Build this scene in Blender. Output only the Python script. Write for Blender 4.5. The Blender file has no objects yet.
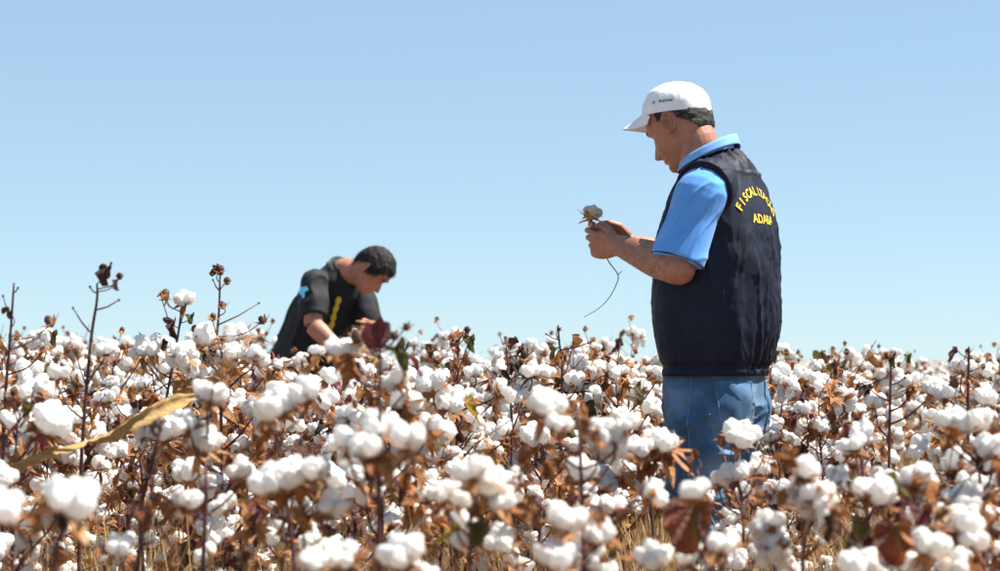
import bpy, bmesh, math, random
import numpy as np
from mathutils import Vector, Matrix, Quaternion
from mathutils.bvhtree import BVHTree

# ------------------------------------------------------------------ camera, sky, sun, exposure
SC = bpy.context.scene
COL = SC.collection
CAM_H, FPX, HOR = 0.93, 2000.0, 360.0          # camera height, focal length in photo pixels, horizon row
cam = bpy.data.cameras.new('camera')
cam.sensor_width = 36.0
cam.lens = FPX / 1000.0 * 36.0
cam.shift_y = (HOR - 285.5) / 1000.0
cam.clip_start, cam.clip_end = 0.1, 6000.0
cam.dof.use_dof = True
cam.dof.focus_distance = 5.75
cam.dof.aperture_fstop = 4.5
camo = bpy.data.objects.new('camera', cam)
COL.objects.link(camo)
camo.location = (0, 0, CAM_H)
camo.rotation_euler = (math.radians(90), 0, 0)
SC.camera = camo

SUN_AZ, SUN_EL = math.radians(84), math.radians(58)   # azimuth from +Y towards +X
world = bpy.data.worlds.new('World')
SC.world = world
world.use_nodes = True
wn = world.node_tree
bg = wn.nodes['Background']
sky = wn.nodes.new('ShaderNodeTexSky')
sky.sky_type = 'NISHITA'
sky.sun_disc = False
sky.sun_elevation = SUN_EL
sky.sun_rotation = SUN_AZ
sky.air_density = 1.0
sky.dust_density = 0.0
sky.ozone_density = 3.0
sky.altitude = 3000.0
bg.inputs['Strength'].default_value = 0.072
sg = wn.nodes.new('ShaderNodeGamma')                    # colour correction on the sky: evens out the clear-sky gradient
sg.inputs[1].default_value = 0.42
sm = wn.nodes.new('ShaderNodeMix')
sm.data_type, sm.blend_type = 'RGBA', 'MULTIPLY'
sm.inputs[0].default_value = 1.0
sm.inputs[7].default_value = (1.72, 2.13, 2.36, 1.0)
wn.links.new(sky.outputs['Color'], sg.inputs[0])
wn.links.new(sg.outputs[0], sm.inputs[6])
wn.links.new(sm.outputs[2], bg.inputs['Color'])
sl = bpy.data.lights.new('sun', 'SUN')
sl.energy = 5.0
sl.angle = math.radians(0.5)
sl.color = (1.0, 0.945, 0.85)
so = bpy.data.objects.new('sun', sl)
COL.objects.link(so)
sdir = Vector((math.sin(SUN_AZ) * math.cos(SUN_EL), math.cos(SUN_AZ) * math.cos(SUN_EL), math.sin(SUN_EL)))
so.rotation_euler = sdir.to_track_quat('Z', 'Y').to_euler()
so.location = sdir * 20
SC.view_settings.view_transform = 'Standard'
SC.view_settings.look = 'None'
SC.view_settings.gamma = 1.0
SC.view_settings.exposure = 1.32
SC.cycles.max_bounces = 7
SC.cycles.diffuse_bounces = 5
SC.cycles.transparent_max_bounces = 4

R = random.Random(7)
rad = math.radians


def ground_z(x, y):
    t = min(1.0, max(0.0, (y - 3.0) / 8.0))
    return 0.10 * t * t * (3 - 2 * t)


def at(px, py, Y):
    """point of the place seen at photo pixel (px, py) at distance Y from the camera"""
    return Vector(((px - 500.0) * Y / FPX, Y, CAM_H + (HOR - py) * Y / FPX))


# ------------------------------------------------------------------ materials
def new_mat(name):
    m = bpy.data.materials.new(name)
    m.use_nodes = True
    return m, m.node_tree.nodes, m.node_tree.links, m.node_tree.nodes['Principled BSDF']


def mat(name, stops, rough=0.8, scale=30.0, bump=0.0, bscale=80.0, rand=0.35, spec=0.3, detail=4.0,
        sheen=0.0, trans=0.0, stretch=None, bdist=0.01):
    """stops: colours mixed by noise and by a random number per object"""
    m, n, l, p = new_mat(name)
    p.inputs['Roughness'].default_value = rough
    p.inputs['Specular IOR Level'].default_value = spec
    if sheen:
        p.inputs['Sheen Weight'].default_value = sheen
    tc = n.new('ShaderNodeTexCoord')
    src = tc.outputs['Object']
    if stretch:
        mp = n.new('ShaderNodeMapping')
        mp.inputs['Scale'].default_value = stretch
        l.new(src, mp.inputs['Vector'])
        src = mp.outputs['Vector']
    ns = n.new('ShaderNodeTexNoise')
    ns.inputs['Scale'].default_value = scale
    ns.inputs['Detail'].default_value = detail
    l.new(src, ns.inputs['Vector'])
    oi = n.new('ShaderNodeObjectInfo')
    mr = n.new('ShaderNodeMapRange')
    mr.inputs[1].default_value, mr.inputs[2].default_value = 0.3, 0.7
    l.new(ns.outputs['Fac'], mr.inputs[0])
    mx = n.new('ShaderNodeMix')
    mx.inputs[0].default_value = rand
    l.new(mr.outputs[0], mx.inputs[2])
    l.new(oi.outputs['Random'], mx.inputs[3])
    cr = n.new('ShaderNodeValToRGB')
    e = cr.color_ramp.elements
    while len(e) < len(stops):
        e.new(0.5)
    for i, c in enumerate(stops):
        e[i].position = i / max(1, len(stops) - 1)
        e[i].color = (*c, 1)
    l.new(mx.outputs[0], cr.inputs[0])
    l.new(cr.outputs[0], p.inputs['Base Color'])
    if bump:
        bn = n.new('ShaderNodeTexNoise')
        bn.inputs['Scale'].default_value = bscale
        bn.inputs['Detail'].default_value = 5
        l.new(src, bn.inputs['Vector'])
        b = n.new('ShaderNodeBump')
        b.inputs['Strength'].default_value = bump
        b.inputs['Distance'].default_value = bdist
        l.new(bn.outputs['Fac'], b.inputs['Height'])
        l.new(b.outputs[0], p.inputs['Normal'])
    if trans:
        tr = n.new('ShaderNodeBsdfTranslucent')
        l.new(cr.outputs[0], tr.inputs['Color'])
        ms = n.new('ShaderNodeMixShader')
        ms.inputs[0].default_value = trans
        l.new(p.outputs[0], ms.inputs[1])
        l.new(tr.outputs[0], ms.inputs[2])
        out = n['Material Output']
        l.new(ms.outputs[0], out.inputs['Surface'])
    return m


M = {}
M['cotton'] = mat('cotton_fibre', [(.86, .84, .80), (.90, .89, .87), (.88, .88, .88)], 1.0, 40, .6, 140, .3, .03, trans=.48, bdist=.003)
M['bur'] = mat('dry_bur', [(.13, .055, .025), (.33, .14, .055), (.48, .25, .12)], .75, 60, .4, 200, .55, .3, trans=.22)
M['bract'] = mat('dry_bract', [(.12, .05, .03), (.34, .14, .055), (.52, .25, .10), (.52, .34, .19)], .75, 60, .4, 160, .6, .3, trans=.35)
M['stem'] = mat('cotton_stem', [(.03, .014, .014), (.065, .022, .024), (.10, .028, .034), (.09, .05, .035)], .6, 25, .3, 200, .6, .4)
M['leaf_rust'] = mat('leaf_rust', [(.11, .04, .02), (.31, .115, .04), (.46, .21, .08), (.52, .33, .17)], .6, 2.6, .6, 7, .5, .4, trans=.36, bdist=.12)
M['leaf_dark'] = mat('leaf_dark', [(.035, .016, .012), (.09, .035, .02), (.16, .07, .035)], .6, 2.6, .6, 7, .5, .4, trans=.18, bdist=.12)
M['leaf_plum'] = mat('leaf_plum', [(.06, .016, .02), (.13, .03, .04), (.2, .06, .05)], .55, 2.6, .6, 7, .4, .4, trans=.25, bdist=.12)
M['leaf_olive'] = mat('leaf_olive', [(.05, .06, .015), (.12, .11, .03), (.22, .15, .04)], .55, 2.6, .6, 7, .5, .4, trans=.25, bdist=.12)
M['leaf_mixed'] = mat('leaf_mixed', [(.09, .10, .02), (.14, .08, .02), (.24, .06, .025), (.16, .03, .025)], .5, 1.3, .6, 7, .15, .45, trans=.3, bdist=.12)
M['leaf_yellow'] = mat('leaf_yellow', [(.36, .24, .03), (.45, .3, .06), (.3, .12, .03)], .55, 2.6, .6, 7, .4, .4, trans=.3, bdist=.12)
M['blade'] = mat('dry_blade', [(.34, .2, .07), (.52, .34, .13), (.6, .43, .2)], .6, 14, .4, 60, .1, .4, trans=.25, stretch=(1, 14, 14))
M['straw'] = mat('straw', [(.22, .13, .06), (.45, .3, .14), (.6, .46, .25)], .7, 6, 0, 60, .1, .3, trans=.15)
M['pink'] = mat('pink_bract', [(.5, .2, .18), (.62, .3, .26), (.55, .32, .22)], .6, 40, .2, 120, .2, .4, trans=.3)
M['soil'] = mat('soil', [(.10, .055, .03), (.19, .115, .065), (.30, .2, .12), (.42, .33, .22)], .95, 5, .8, 22, .0, .1, 10)
M['soil'].node_tree.nodes['Bump'].inputs['Distance'].default_value = .05


# ------------------------------------------------------------------ mesh helpers
def link(name, mesh, parent=None, mats=None, smooth=True):
    o = bpy.data.objects.new(name, mesh)
    COL.objects.link(o)
    if parent is not None:
        o.parent = parent
    for m in (mats or []):
        mesh.materials.append(m)
    if smooth and mesh is not None and len(mesh.polygons):
        mesh.polygons.foreach_set('use_smooth', [True] * len(mesh.polygons))
    return o


def tag(o, label=None, cat=None, group=None, kind=None):
    for k, v in (('label', label), ('category', cat), ('group', group), ('kind', kind)):
        if v:
            o[k] = v
    return o


def empty(name, loc, rz=0.0):
    o = bpy.data.objects.new(name, None)
    o.empty_display_size = 0.1
    COL.objects.link(o)
    o.location = loc
    o.rotation_euler = (0, 0, rz)
    return o


class MB:
    """collects verts, faces and material slots into one mesh"""
    def __init__(s):
        s.v, s.f, s.m = [], [], []

    def add(s, v, f, mi=0):
        b = len(s.v)
        s.v.extend([tuple(map(float, p)) for p in v])
        s.f.extend([tuple(i + b for i in q) for q in f])
        s.m.extend([mi] * len(f))

    def mesh(s, name, mats=(), smooth=True):
        me = bpy.data.meshes.new(name)
        me.from_pydata(s.v, [], s.f)
        for m in mats:
            me.materials.append(m)
        me.polygons.foreach_set('material_index', s.m)
        me.polygons.foreach_set('use_smooth', [smooth] * len(s.f))
        me.update()
        return me


def loft(rings, cap=True):
    n = len(rings[0])
    v = [tuple(p) for r in rings for p in r]
    f = []
    for i in range(len(rings) - 1):
        for j in range(n):
            k = (j + 1) % n
            f.append((i * n + j, i * n + k, (i + 1) * n + k, (i + 1) * n + j))
    if cap:
        f.append(tuple(reversed(range(n))))
        f.append(tuple(range((len(rings) - 1) * n, len(rings) * n)))
    return v, f


def spline(pts, k):
    """Catmull-Rom through pts (any dimension), k steps per span"""
    P = [np.array(p, float) for p in pts]
    if len(P) == 2:
        return [P[0] + (P[1] - P[0]) * t for t in np.linspace(0, 1, k + 1)]
    P = [2 * P[0] - P[1]] + P + [2 * P[-1] - P[-2]]
    out = []
    for i in range(1, len(P) - 2):
        a, b, c, d = P[i - 1:i + 3]
        for j in range(k):
            t = j / k
            out.append(.5 * (2 * b + (c - a) * t + (2 * a - 5 * b + 4 * c - d) * t * t + (3 * b - a - 3 * c + d) * t ** 3))
    out.append(P[-2])
    return out


def tube(pts, radii, n=6, cap=True, side=None):
    """tube along pts; radii are numbers or (across, other) pairs; side fixes the 'across' direction"""
    P = [Vector(p) for p in pts]
    rings = []
    ref = None
    for i, p in enumerate(P):
        t = (P[min(i + 1, len(P) - 1)] - P[max(i - 1, 0)])
        t = t.normalized() if t.length > 1e-9 else Vector((0, 0, 1))
        if side is not None:
            u = Vector(side)
        elif ref is None:
            u = Vector((1, 0, 0)) if abs(t.x) < .8 else Vector((0, 1, 0))
        else:
            u = ref
        u = (u - t * u.dot(t)).normalized()
        ref = u
        w = t.cross(u)
        r = radii[i]
        ra, rb = r if isinstance(r, (tuple, list, np.ndarray)) else (r, r)
        rings.append([p + u * (ra * math.cos(2 * math.pi * k / n)) + w * (rb * math.sin(2 * math.pi * k / n)) for k in range(n)])
    return loft(rings, cap)


def capsule(pts, radii, n=10):
    """tube with rounded ends"""
    P = [Vector(p) for p in pts]
    d0 = (P[0] - P[1]).normalized()
    d1 = (P[-1] - P[-2]).normalized()
    pp, rr = [], []
    for a in (80, 50, 25):
        pp.append(P[0] + d0 * radii[0] * math.sin(rad(a))); rr.append(radii[0] * math.cos(rad(a)))
    pp += P; rr += list(radii)
    for a in (25, 50, 80):
        pp.append(P[-1] + d1 * radii[-1] * math.sin(rad(a))); rr.append(radii[-1] * math.cos(rad(a)))
    return tube(pp, rr, n)


def ico(sub):
    bm = bmesh.new()
    bmesh.ops.create_icosphere(bm, subdivisions=sub, radius=1)
    v = np.array([p.co[:] for p in bm.verts])
    f = [tuple(q.index for q in p.verts) for p in bm.faces]
    bm.free()
    return v, f


ICO = {k: ico(k) for k in (1, 2, 3, 4)}
_perm = np.random.RandomState(3).permutation(4096)


def vnoise(p):
    """value noise in -1..1 for an (N,3) array"""
    p = np.asarray(p, float)
    i = np.floor(p).astype(int)
    f = p - i
    f = f * f * (3 - 2 * f)

    def h(dx, dy, dz):
        a = _perm[(i[:, 0] + dx) & 4095]
        a = _perm[(a + i[:, 1] + dy) & 4095]
        a = _perm[(a + i[:, 2] + dz) & 4095]
        return a / 2047.5 - 1
    x, y, z = f[:, 0], f[:, 1], f[:, 2]
    c00 = h(0, 0, 0) * (1 - x) + h(1, 0, 0) * x
    c10 = h(0, 1, 0) * (1 - x) + h(1, 1, 0) * x
    c01 = h(0, 0, 1) * (1 - x) + h(1, 0, 1) * x
    c11 = h(0, 1, 1) * (1 - x) + h(1, 1, 1) * x
    return (c00 * (1 - y) + c10 * y) * (1 - z) + (c01 * (1 - y) + c11 * y) * z


def fbm(p, o=3):
    p = np.asarray(p, float)
    s = np.zeros(len(p))
    a = 1.0
    for _ in range(o):
        s += a * vnoise(p)
        p = p * 2.03 + 17.3
        a *= .5
    return s


def remesh(pieces, voxel, smooth=3, name='body'):
    """union of closed pieces [(v,f),...] as one continuous surface"""
    mb = MB()
    for v, f in pieces:
        mb.add(v, f)
    me = mb.mesh('tmp')
    o = bpy.data.objects.new('tmp', me)
    COL.objects.link(o)
    r = o.modifiers.new('r', 'REMESH')
    r.mode = 'VOXEL'
    r.voxel_size = voxel
    if smooth:
        s = o.modifiers.new('s', 'SMOOTH')
        s.factor = .5
        s.iterations = smooth
    dg = bpy.context.evaluated_depsgraph_get()
    out = bpy.data.meshes.new_from_object(o.evaluated_get(dg))
    bpy.data.objects.remove(o)
    bpy.data.meshes.remove(me)
    out.name = name
    out.materials.clear()
    return out


def get_co(me):
    a = np.empty(len(me.vertices) * 3)
    me.vertices.foreach_get('co', a)
    return a.reshape(-1, 3)


def get_no(me):
    a = np.empty(len(me.vertices) * 3)
    me.vertices.foreach_get('normal', a)
    return a.reshape(-1, 3)


def set_co(me, a):
    me.vertices.foreach_set('co', a.reshape(-1))
    me.update()


def bvh_of(me):
    return BVHTree.FromPolygons([v.co[:] for v in me.vertices], [tuple(p.vertices) for p in me.polygons])


def xf(v, mtx):
    return [mtx @ Vector(p) for p in v]


# ------------------------------------------------------------------ ground and far field
def make_ground():
    xs = [-2500, -600, -150, -40] + list(np.linspace(-14, 14, 57)) + [40, 150, 600, 2500]
    ys = [-400, -60, -15] + list(np.linspace(-4, 24, 113)) + [40, 90, 250, 800, 2500]
    v = []
    P = np.array([(x * 2.3, y * 2.3, .5) for y in ys for x in xs])
    nz = fbm(P, 3) * .02
    i = 0
    for y in ys:
        for x in xs:
            v.append((x, y, ground_z(x, y) + (nz[i] if abs(x) < 15 and -5 < y < 25 else 0)))
            i += 1
    n = len(xs)
    f = [(j * n + k, j * n + k + 1, (j + 1) * n + k + 1, (j + 1) * n + k) for j in range(len(ys) - 1) for k in range(n - 1)]
    mb = MB()
    mb.add(v, f)
    o = link('ground', mb.mesh('ground'), None, [M['soil']])
    tag(o, kind='structure')


make_ground()

# ------------------------------------------------------------------ cotton parts (shared meshes)


def lump(c, r, axis, seed, sub=3, amp=.13, freq=2.2):
    """puffy lock: noisy, slightly squared ellipsoid with radii r=(across, across, along axis)"""
    v, f = ICO[sub]
    d = 1 + amp * fbm(v * freq + seed * 7.13, 2) + .6 * amp * np.abs(vnoise(v * 3.3 + seed * 3.1)) - .5 * amp * np.clip(1 - 5 * np.abs(vnoise(v * 1.6 + seed)), 0, 1)
    d += .16 * amp * vnoise(v * 8 + seed) + (.22 * amp * fbm(v * 17 + seed, 2) if sub > 3 else 0)
    q = v * d[:, None] * np.array(r)
    q[:, 0] *= 1 + .25 * v[:, 2]                        # fuller towards the free end
    rot = np.array(Vector((0, 0, 1)).rotation_difference(Vector(axis).normalized()).to_matrix())
    return q @ rot.T + np.array(c), f


def wisps(mb, rg, cent, rr, n, mi=0):
    """loose fibres standing off the surface"""
    for _ in range(n):
        d = Vector((rg.gauss(0, 1), rg.gauss(0, 1), rg.gauss(0, 1))).normalized()
        c = rg.choice(cent)
        p = Vector(c) + d * rr * .96
        t = d.orthogonal().normalized()
        t.rotate(Quaternion(d, rg.uniform(0, 6.28)))
        L = rg.uniform(.005, .016)
        q = p + t * L * .7 + d * L * .4
        e = p + t * L * 1.3 + d * L * rg.uniform(.1, .45)
        w = d.cross(t) * .00022
        mb.add([p - w, p + w, q + w, q - w, e], [(0, 1, 2, 3), (3, 2, 4)], mi)


def fluff_mesh(seed, kind, lo=False):
    rg = random.Random(seed)
    mb = MB()
    sub = 2 if lo else 4
    cent = []
    if kind == 'open':
        n = rg.choice((3, 4, 4, 5))
        a0 = rg.uniform(0, 6.28)
        for k in range(n):
            a = a0 + 2 * math.pi * k / n + rg.uniform(-.15, .15)
            out = rg.uniform(.017, .025)
            up = rg.uniform(.010, .026)
            s = rg.uniform(.82, 1.18)
            c = (math.cos(a) * out, math.sin(a) * out, up)
            ax = (math.cos(a) * .8, math.sin(a) * .8, .75 + rg.uniform(-.3, .3))
            cent.append(c)
            v, f = lump(c, (.0215 * s, .0205 * s, .0275 * s), ax, rg.uniform(0, 99), sub, .17, 1.5)
            mb.add(v, f)
            if rg.random() < .22:
                c2 = (c[0] * 1.35, c[1] * 1.35, c[2] + rg.uniform(-.016, .012))
                v, f = lump(c2, (.015, .015, .017), ax, rg.uniform(0, 99), sub)
                mb.add(v, f)
                cent.append(c2)
    elif kind == 'droop':
        n = rg.choice((3, 4))
        a0 = rg.uniform(0, 6.28)
        for k in range(n):
            a = a0 + 2 * math.pi * k / n
            L = rg.randint(2, 4)
            for j in range(L):
                c = (math.cos(a) * (.018 + .007 * min(j, 1)) + rg.uniform(-.004, .004), math.sin(a) * (.018 + .007 * min(j, 1)), .018 - .022 * j)
                s = rg.uniform(.85, 1.1) * (1 - .06 * j)
                v, f = lump(c, (.0190 * s, .0180 * s, .0235 * s), (math.cos(a) * .3, math.sin(a) * .3, 1), rg.uniform(0, 99), sub, .17, 1.6)
                mb.add(v, f)
                cent.append(c)
    elif kind == 'tight':
        n = 4
        for k in range(n):
            a = 2 * math.pi * k / n + rg.uniform(-.2, .2)
            c = (math.cos(a) * .013, math.sin(a) * .013, .012)
            cent.append(c)
            v, f = lump(c, (.0125, .0125, .018), (math.cos(a) * .4, math.sin(a) * .4, 1), rg.uniform(0, 99), sub)
            mb.add(v, f)
    if not lo:
        wisps(mb, rg, cent, .0205 if kind != 'tight' else .014, 320)
    return mb


def petal(L, W, base_r, ang, tilt, cup, rg, seg=4, jag=0.0):
    """pointed valve or bract leaning out from the axis; returns v,f"""
    v, f = [], []
    ca, sa = math.cos(ang), math.sin(ang)
    r, z, th = base_r, 0.0, tilt
    step = L / seg
    for i in range(seg + 1):
        t = i / seg
        w = W * (math.sin(math.pi * (0.18 + .82 * t) ** .8) * .9 + .05) * (1 - t * .35) if i < seg else W * .03
        if jag:
            w *= 1 + rg.uniform(-jag, jag)
        for s in (-1, 0, 1):
            zz = z + (cup * w if s else 0)
            v.append((ca * r - sa * w * s, sa * r + ca * w * s, zz))
        r += math.cos(th) * step
        z += math.sin(th) * step
        th += rg.uniform(-.45, .25)
    for i in range(seg):
        for s in range(2):
            a = i * 3 + s
            f.append((a, a + 1, a + 4, a + 3))
    return v, f


def bur_mesh(seed, mb=None, mi=0):
    rg = random.Random(seed * 31 + 5)
    mb = mb or MB()
    n = rg.choice((4, 5))
    for k in range(n):
        v, f = petal(rg.uniform(.036, .048), .0125, .004, 2 * math.pi * (k + .5) / n + rg.uniform(-.2, .2), rg.uniform(.15, .7), .35, rg)
        mb.add([(a, b, c - .004) for a, b, c in v], f, mi)
    v, f = lump((0, 0, -.005), (.009, .009, .007), (0, 0, 1), seed, 1)
    mb.add(v, f, mi)
    nb = rg.choice((2, 3, 3, 4))
    for k in range(nb):
        for q in range(3):
            v, f = petal(rg.uniform(.038, .070), rg.uniform(.007, .013), .005, 2 * math.pi * k / nb + (q - 1) * .42 + rg.uniform(-.2, .2),
                         rg.uniform(-.8, .75), .2, rg, 4, .35)
            mb.add([(a, b, c - .008) for a, b, c in v], f, mi + 1)
    v, f = tube([(0, 0, -.03), (0, 0, -.006)], [.0022, .004], 5)
    mb.add(v, f, mi)
    return mb


FLUFF, BURS, BOLL_LO = {'open': [], 'droop': [], 'tight': []}, [], []
for i in range(9):
    FLUFF['open'].append(fluff_mesh(100 + i, 'open').mesh('boll_fluff', [M['cotton']]))
for i in range(4):
    FLUFF['droop'].append(fluff_mesh(200 + i, 'droop').mesh('boll_fluff', [M['cotton']]))
for i in range(3):
    FLUFF['tight'].append(fluff_mesh(300 + i, 'tight').mesh('boll_fluff', [M['cotton']]))
for i in range(8):
    BURS.append(bur_mesh(i).mesh('bur', [M['bur'], M['bract']]))
for i in range(8):
    mb = fluff_mesh(400 + i, 'open' if i < 6 else 'droop', True)
    bur_mesh(40 + i, mb, 1)
    BOLL_LO.append(mb.mesh('boll', [M['cotton'], M['bur'], M['bract']]))


def leaf_mb(seed, lobes=3, curl=1.0, mb=None, mi=0, mtx=None, seg=26):
    """dry lobed leaf of radius about 1, stalk at the origin, blade towards +x"""
    rg = random.Random(seed * 17 + 3)
    mb = mb or MB()
    ph = rg.uniform(0, 9)
    fold = rg.uniform(.5, 1.1) * curl
    roll = rg.uniform(.3, .9) * curl
    v = [(0, 0, 0)]
    for ring, q in enumerate((.36, .7, 1.0)):
        for k in range(seg):
            a = -math.pi * .93 + 2 * math.pi * .93 * k / (seg - 1)
            lob = .88 + .16 * abs(math.cos(a * 1.5)) - .05 * abs(a) if lobes == 2 else .50 + .60 * abs(math.cos(a * lobes / 2.0)) ** 1.9 * (1 - .14 * abs(a)) if lobes > 1 else .75 + .25 * math.cos(a)
            lob *= (1 + .07 * math.sin(a * 9 + ph) + rg.uniform(-.06, .06)) * (1 - .32 * (abs(a) / math.pi) ** 3)
            r = q * lob
            x, y = r * math.cos(a) + .32 * q, r * math.sin(a) * .92
            z = fold * abs(y) ** 1.3 * .8 - roll * (x - .3) ** 2 * .45 + .13 * q * math.sin(a * 4 + ph) * curl + .08 * q * math.sin(a * 7 + 2 * ph) + curl * q * rg.uniform(-.10, .10)
            y *= 1 - .25 * fold * abs(y)
            v.append((x, y, z))
    f = []
    for k in range(seg - 1):
        f.append((0, 1 + k, 2 + k))
        for g in range(2):
            a = 1 + g * seg + k
            f.append((a, a + seg, a + seg + 1, a + 1))
    if mtx is not None:
        v = xf(v, mtx)
    mb.add(v, f, mi)
    return mb


LEAVES = {}
for nm in ('rust', 'dark', 'plum', 'olive', 'mixed', 'yellow'):
    LEAVES[nm] = [leaf_mb(len(nm) * 3 + k, (3, 3, 1)[k % 3], (1.3, .9, 1.6)[k % 3]).mesh('leaf', [M['leaf_' + nm]]) for k in range(3)]
LEAVES['flat'] = [leaf_mb(77, 2, .5).mesh('leaf', [M['leaf_mixed']])]
LEAVES['flat_dark'] = [leaf_mb(71, 1, .5).mesh('leaf', [M['leaf_plum']])]
LEAVES['flat_brown'] = [leaf_mb(72, 2, .9).mesh('leaf', [M['leaf_dark']])]


def bud_mesh(seed):
    rg = random.Random(seed)
    mb = MB()
    v, f = lump((0, 0, .012), (.009, .009, .013), (0, 0, 1), seed, 2, .1)
    mb.add(v, f, 0)
    for k in range(6):
        v, f = petal(rg.uniform(.02, .034), .007, .003, k * 1.05 + rg.uniform(-.2, .2), rg.uniform(.2, 1.3), .4, rg, 4, .3)
        mb.add(v, f, 1)
    return mb.mesh('bud', [M['leaf_dark'], M['bract']])


BUDS = [bud_mesh(i) for i in range(3)]


# ------------------------------------------------------------------ cotton plants
def rot_to(axis, spin, loc, s):
    q = Vector((0, 0, 1)).rotation_difference(Vector(axis).normalized())
    return Matrix.Translation(loc) @ (q.to_matrix() @ Matrix.Rotation(spin, 3, 'Z')).to_4x4() @ Matrix.Scale(s, 4)


def leaf_mtx(loc, d, droop, spin, s):
    """leaf at loc pointing along horizontal direction d, hanging by droop radians"""
    m = Matrix.Rotation(d, 4, 'Z') @ Matrix.Rotation(droop, 4, 'Y') @ Matrix.Rotation(spin, 4, 'X')
    return Matrix.Translation(loc) @ m @ Matrix.Scale(s, 4)


def plant_template(seed, lo=False):
    """returns stem mesh and a list of (part, mesh key, matrix) for one plant about 0.85 m tall"""
    rg = random.Random(seed)
    H = .86 + rg.uniform(-.05, .05)
    lean = (rg.uniform(-.05, .05), rg.uniform(-.05, .05))
    wob = rg.uniform(0, 6)
    n = 4 if lo else 6

    def sp(z):
        t = z / H
        return Vector((lean[0] * t * t + .008 * math.sin(6 * t + wob), lean[1] * t * t + .008 * math.cos(5 * t + wob), z))
    stem = MB()
    zs = np.linspace(0, H, 9 if lo else 14)
    v, f = tube([sp(z) for z in zs], [.0070 - .0048 * (z / H) for z in zs], n)
    stem.add(v, f)
    parts, leaves = [], []
    z, a = H * .34, rg.uniform(0, 6.28)
    while z < H * .985:
        t = z / H
        a += 2.4 + rg.uniform(-.4, .4)
        L = (.07 + .23 * (1 - t) ** .7 + rg.uniform(-.02, .05)) * (1 if t < .9 else .7)
        el = rad(rg.uniform(22, 58))
        d = Vector((math.cos(a) * math.cos(el), math.sin(a) * math.cos(el), math.sin(el)))
        sd = Vector((-math.sin(a), math.cos(a), 0))
        p0 = sp(z)
        pts = [p0, p0 + d * L * .35 + sd * .010, p0 + d * L * .7 - sd * .008 + Vector((0, 0, -.006)), p0 + d * L + Vector((0, 0, -.012 * rg.random()))]
        rs = [.0034, .0028, .0023, .0019]
        v, f = tube(pts, rs, n)
        stem.add(v, f)
        spots = [(pts[3], d)]
        if L > .15:
            spots.append((pts[2] + sd * .018, (d + sd * .9)))
        if L > .21:
            spots.append((pts[1] - sd * .018, (d - sd * .9)))
        for q, dd in spots:
            if rg.random() < (.86 if lo else .78):
                ax = Vector(dd).normalized() + Vector((rg.uniform(-.6, .6), rg.uniform(-.6, .6), rg.uniform(-.35, .9)))
                if ax.length < .2:
                    ax = Vector((0, 0, 1))
                ax.normalize()
                s = rg.uniform(.62, 1.04) * (1 if t < .92 else .9)
                r = rg.random()
                kind = 'open' if r < .77 else ('droop' if r < .88 else 'tight')
                if kind == 'droop':
                    ax = (ax * .4 + Vector((0, 0, 1))).normalized()
                parts.append(('boll', kind, rg.randrange(9), rot_to(ax, rg.uniform(0, 6.28), q + ax * .022, s)))
            elif rg.random() < .45:
                parts.append(('bur', 'bur', rg.randrange(8), rot_to(dd, 0, q, rg.uniform(.8, 1.15))))
            else:
                parts.append(('bud', 'bud', rg.randrange(3), rot_to(dd, 0, q, rg.uniform(.8, 1.2))))
        for _ in range(rg.choice((1, 1, 2, 2, 3))):
            nm = rg.choices(('rust', 'dark', 'plum', 'olive', 'yellow'), (6, 4, 1.4, 1.5, .5))[0]
            al = a + rg.uniform(-2, 2)
            q0 = sp(z + .005)
            lr = rg.uniform(.03, .12)
            q1 = q0 + Vector((math.cos(al) * lr, math.sin(al) * lr, .03 + rg.uniform(-.02, .03)))
            v, f = tube([q0, q1], [.0013, .001], 3)
            stem.add(v, f)
            leaves.append((nm, rg.randrange(3), leaf_mtx(q1, al, rg.uniform(.3, 1.5), rg.uniform(-.8, .8), rg.uniform(.022, .046) * (1.12 if lo else 1))))
        z += rg.uniform(.036, .056)
    for _ in range(rg.choice((1, 2, 3))):                  # bare twigs reaching out of the canopy
        z0 = H * rg.uniform(.5, .92)
        a2, e2, L2 = rg.uniform(0, 6.28), rad(rg.uniform(15, 60)), rg.uniform(.14, .30)
        d2 = Vector((math.cos(a2) * math.cos(e2), math.sin(a2) * math.cos(e2), math.sin(e2)))
        p0 = sp(z0)
        k1 = Vector((rg.uniform(-.012, .012), rg.uniform(-.012, .012), .006))
        v, f = tube([p0, p0 + d2 * L2 * .5 + k1, p0 + d2 * L2], [.0024, .0019, .0013], n)
        stem.add(v, f)
    # bare top with a dry bud or leaf
    top = sp(H)
    for k in range(rg.choice((2, 3, 4))):
        e = top + Vector((rg.uniform(-.06, .06), rg.uniform(-.06, .06), rg.uniform(.01, .06) if k else rg.uniform(.02, .14)))
        v, f = tube([top - Vector((0, 0, .004)), e], [.0018, .0012], n)
        stem.add(v, f)
        r = rg.random()
        if r < .40:
            parts.append(('bud', 'bud', rg.randrange(3), rot_to((rg.uniform(-.4, .4), rg.uniform(-.4, .4), 1), 0, e, rg.uniform(.6, 1.1))))
        elif r < .96:
            leaves.append((rg.choice(('dark', 'rust', 'olive', 'rust')), rg.randrange(3), leaf_mtx(e, rg.uniform(0, 6.28), rg.uniform(.2, 1.5), rg.uniform(-1, 1), rg.uniform(.020, .040))))
    return stem.mesh('stem', [M['stem']]), parts, leaves


LEAF_MATS = ('rust', 'dark', 'plum', 'olive', 'yellow')


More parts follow.
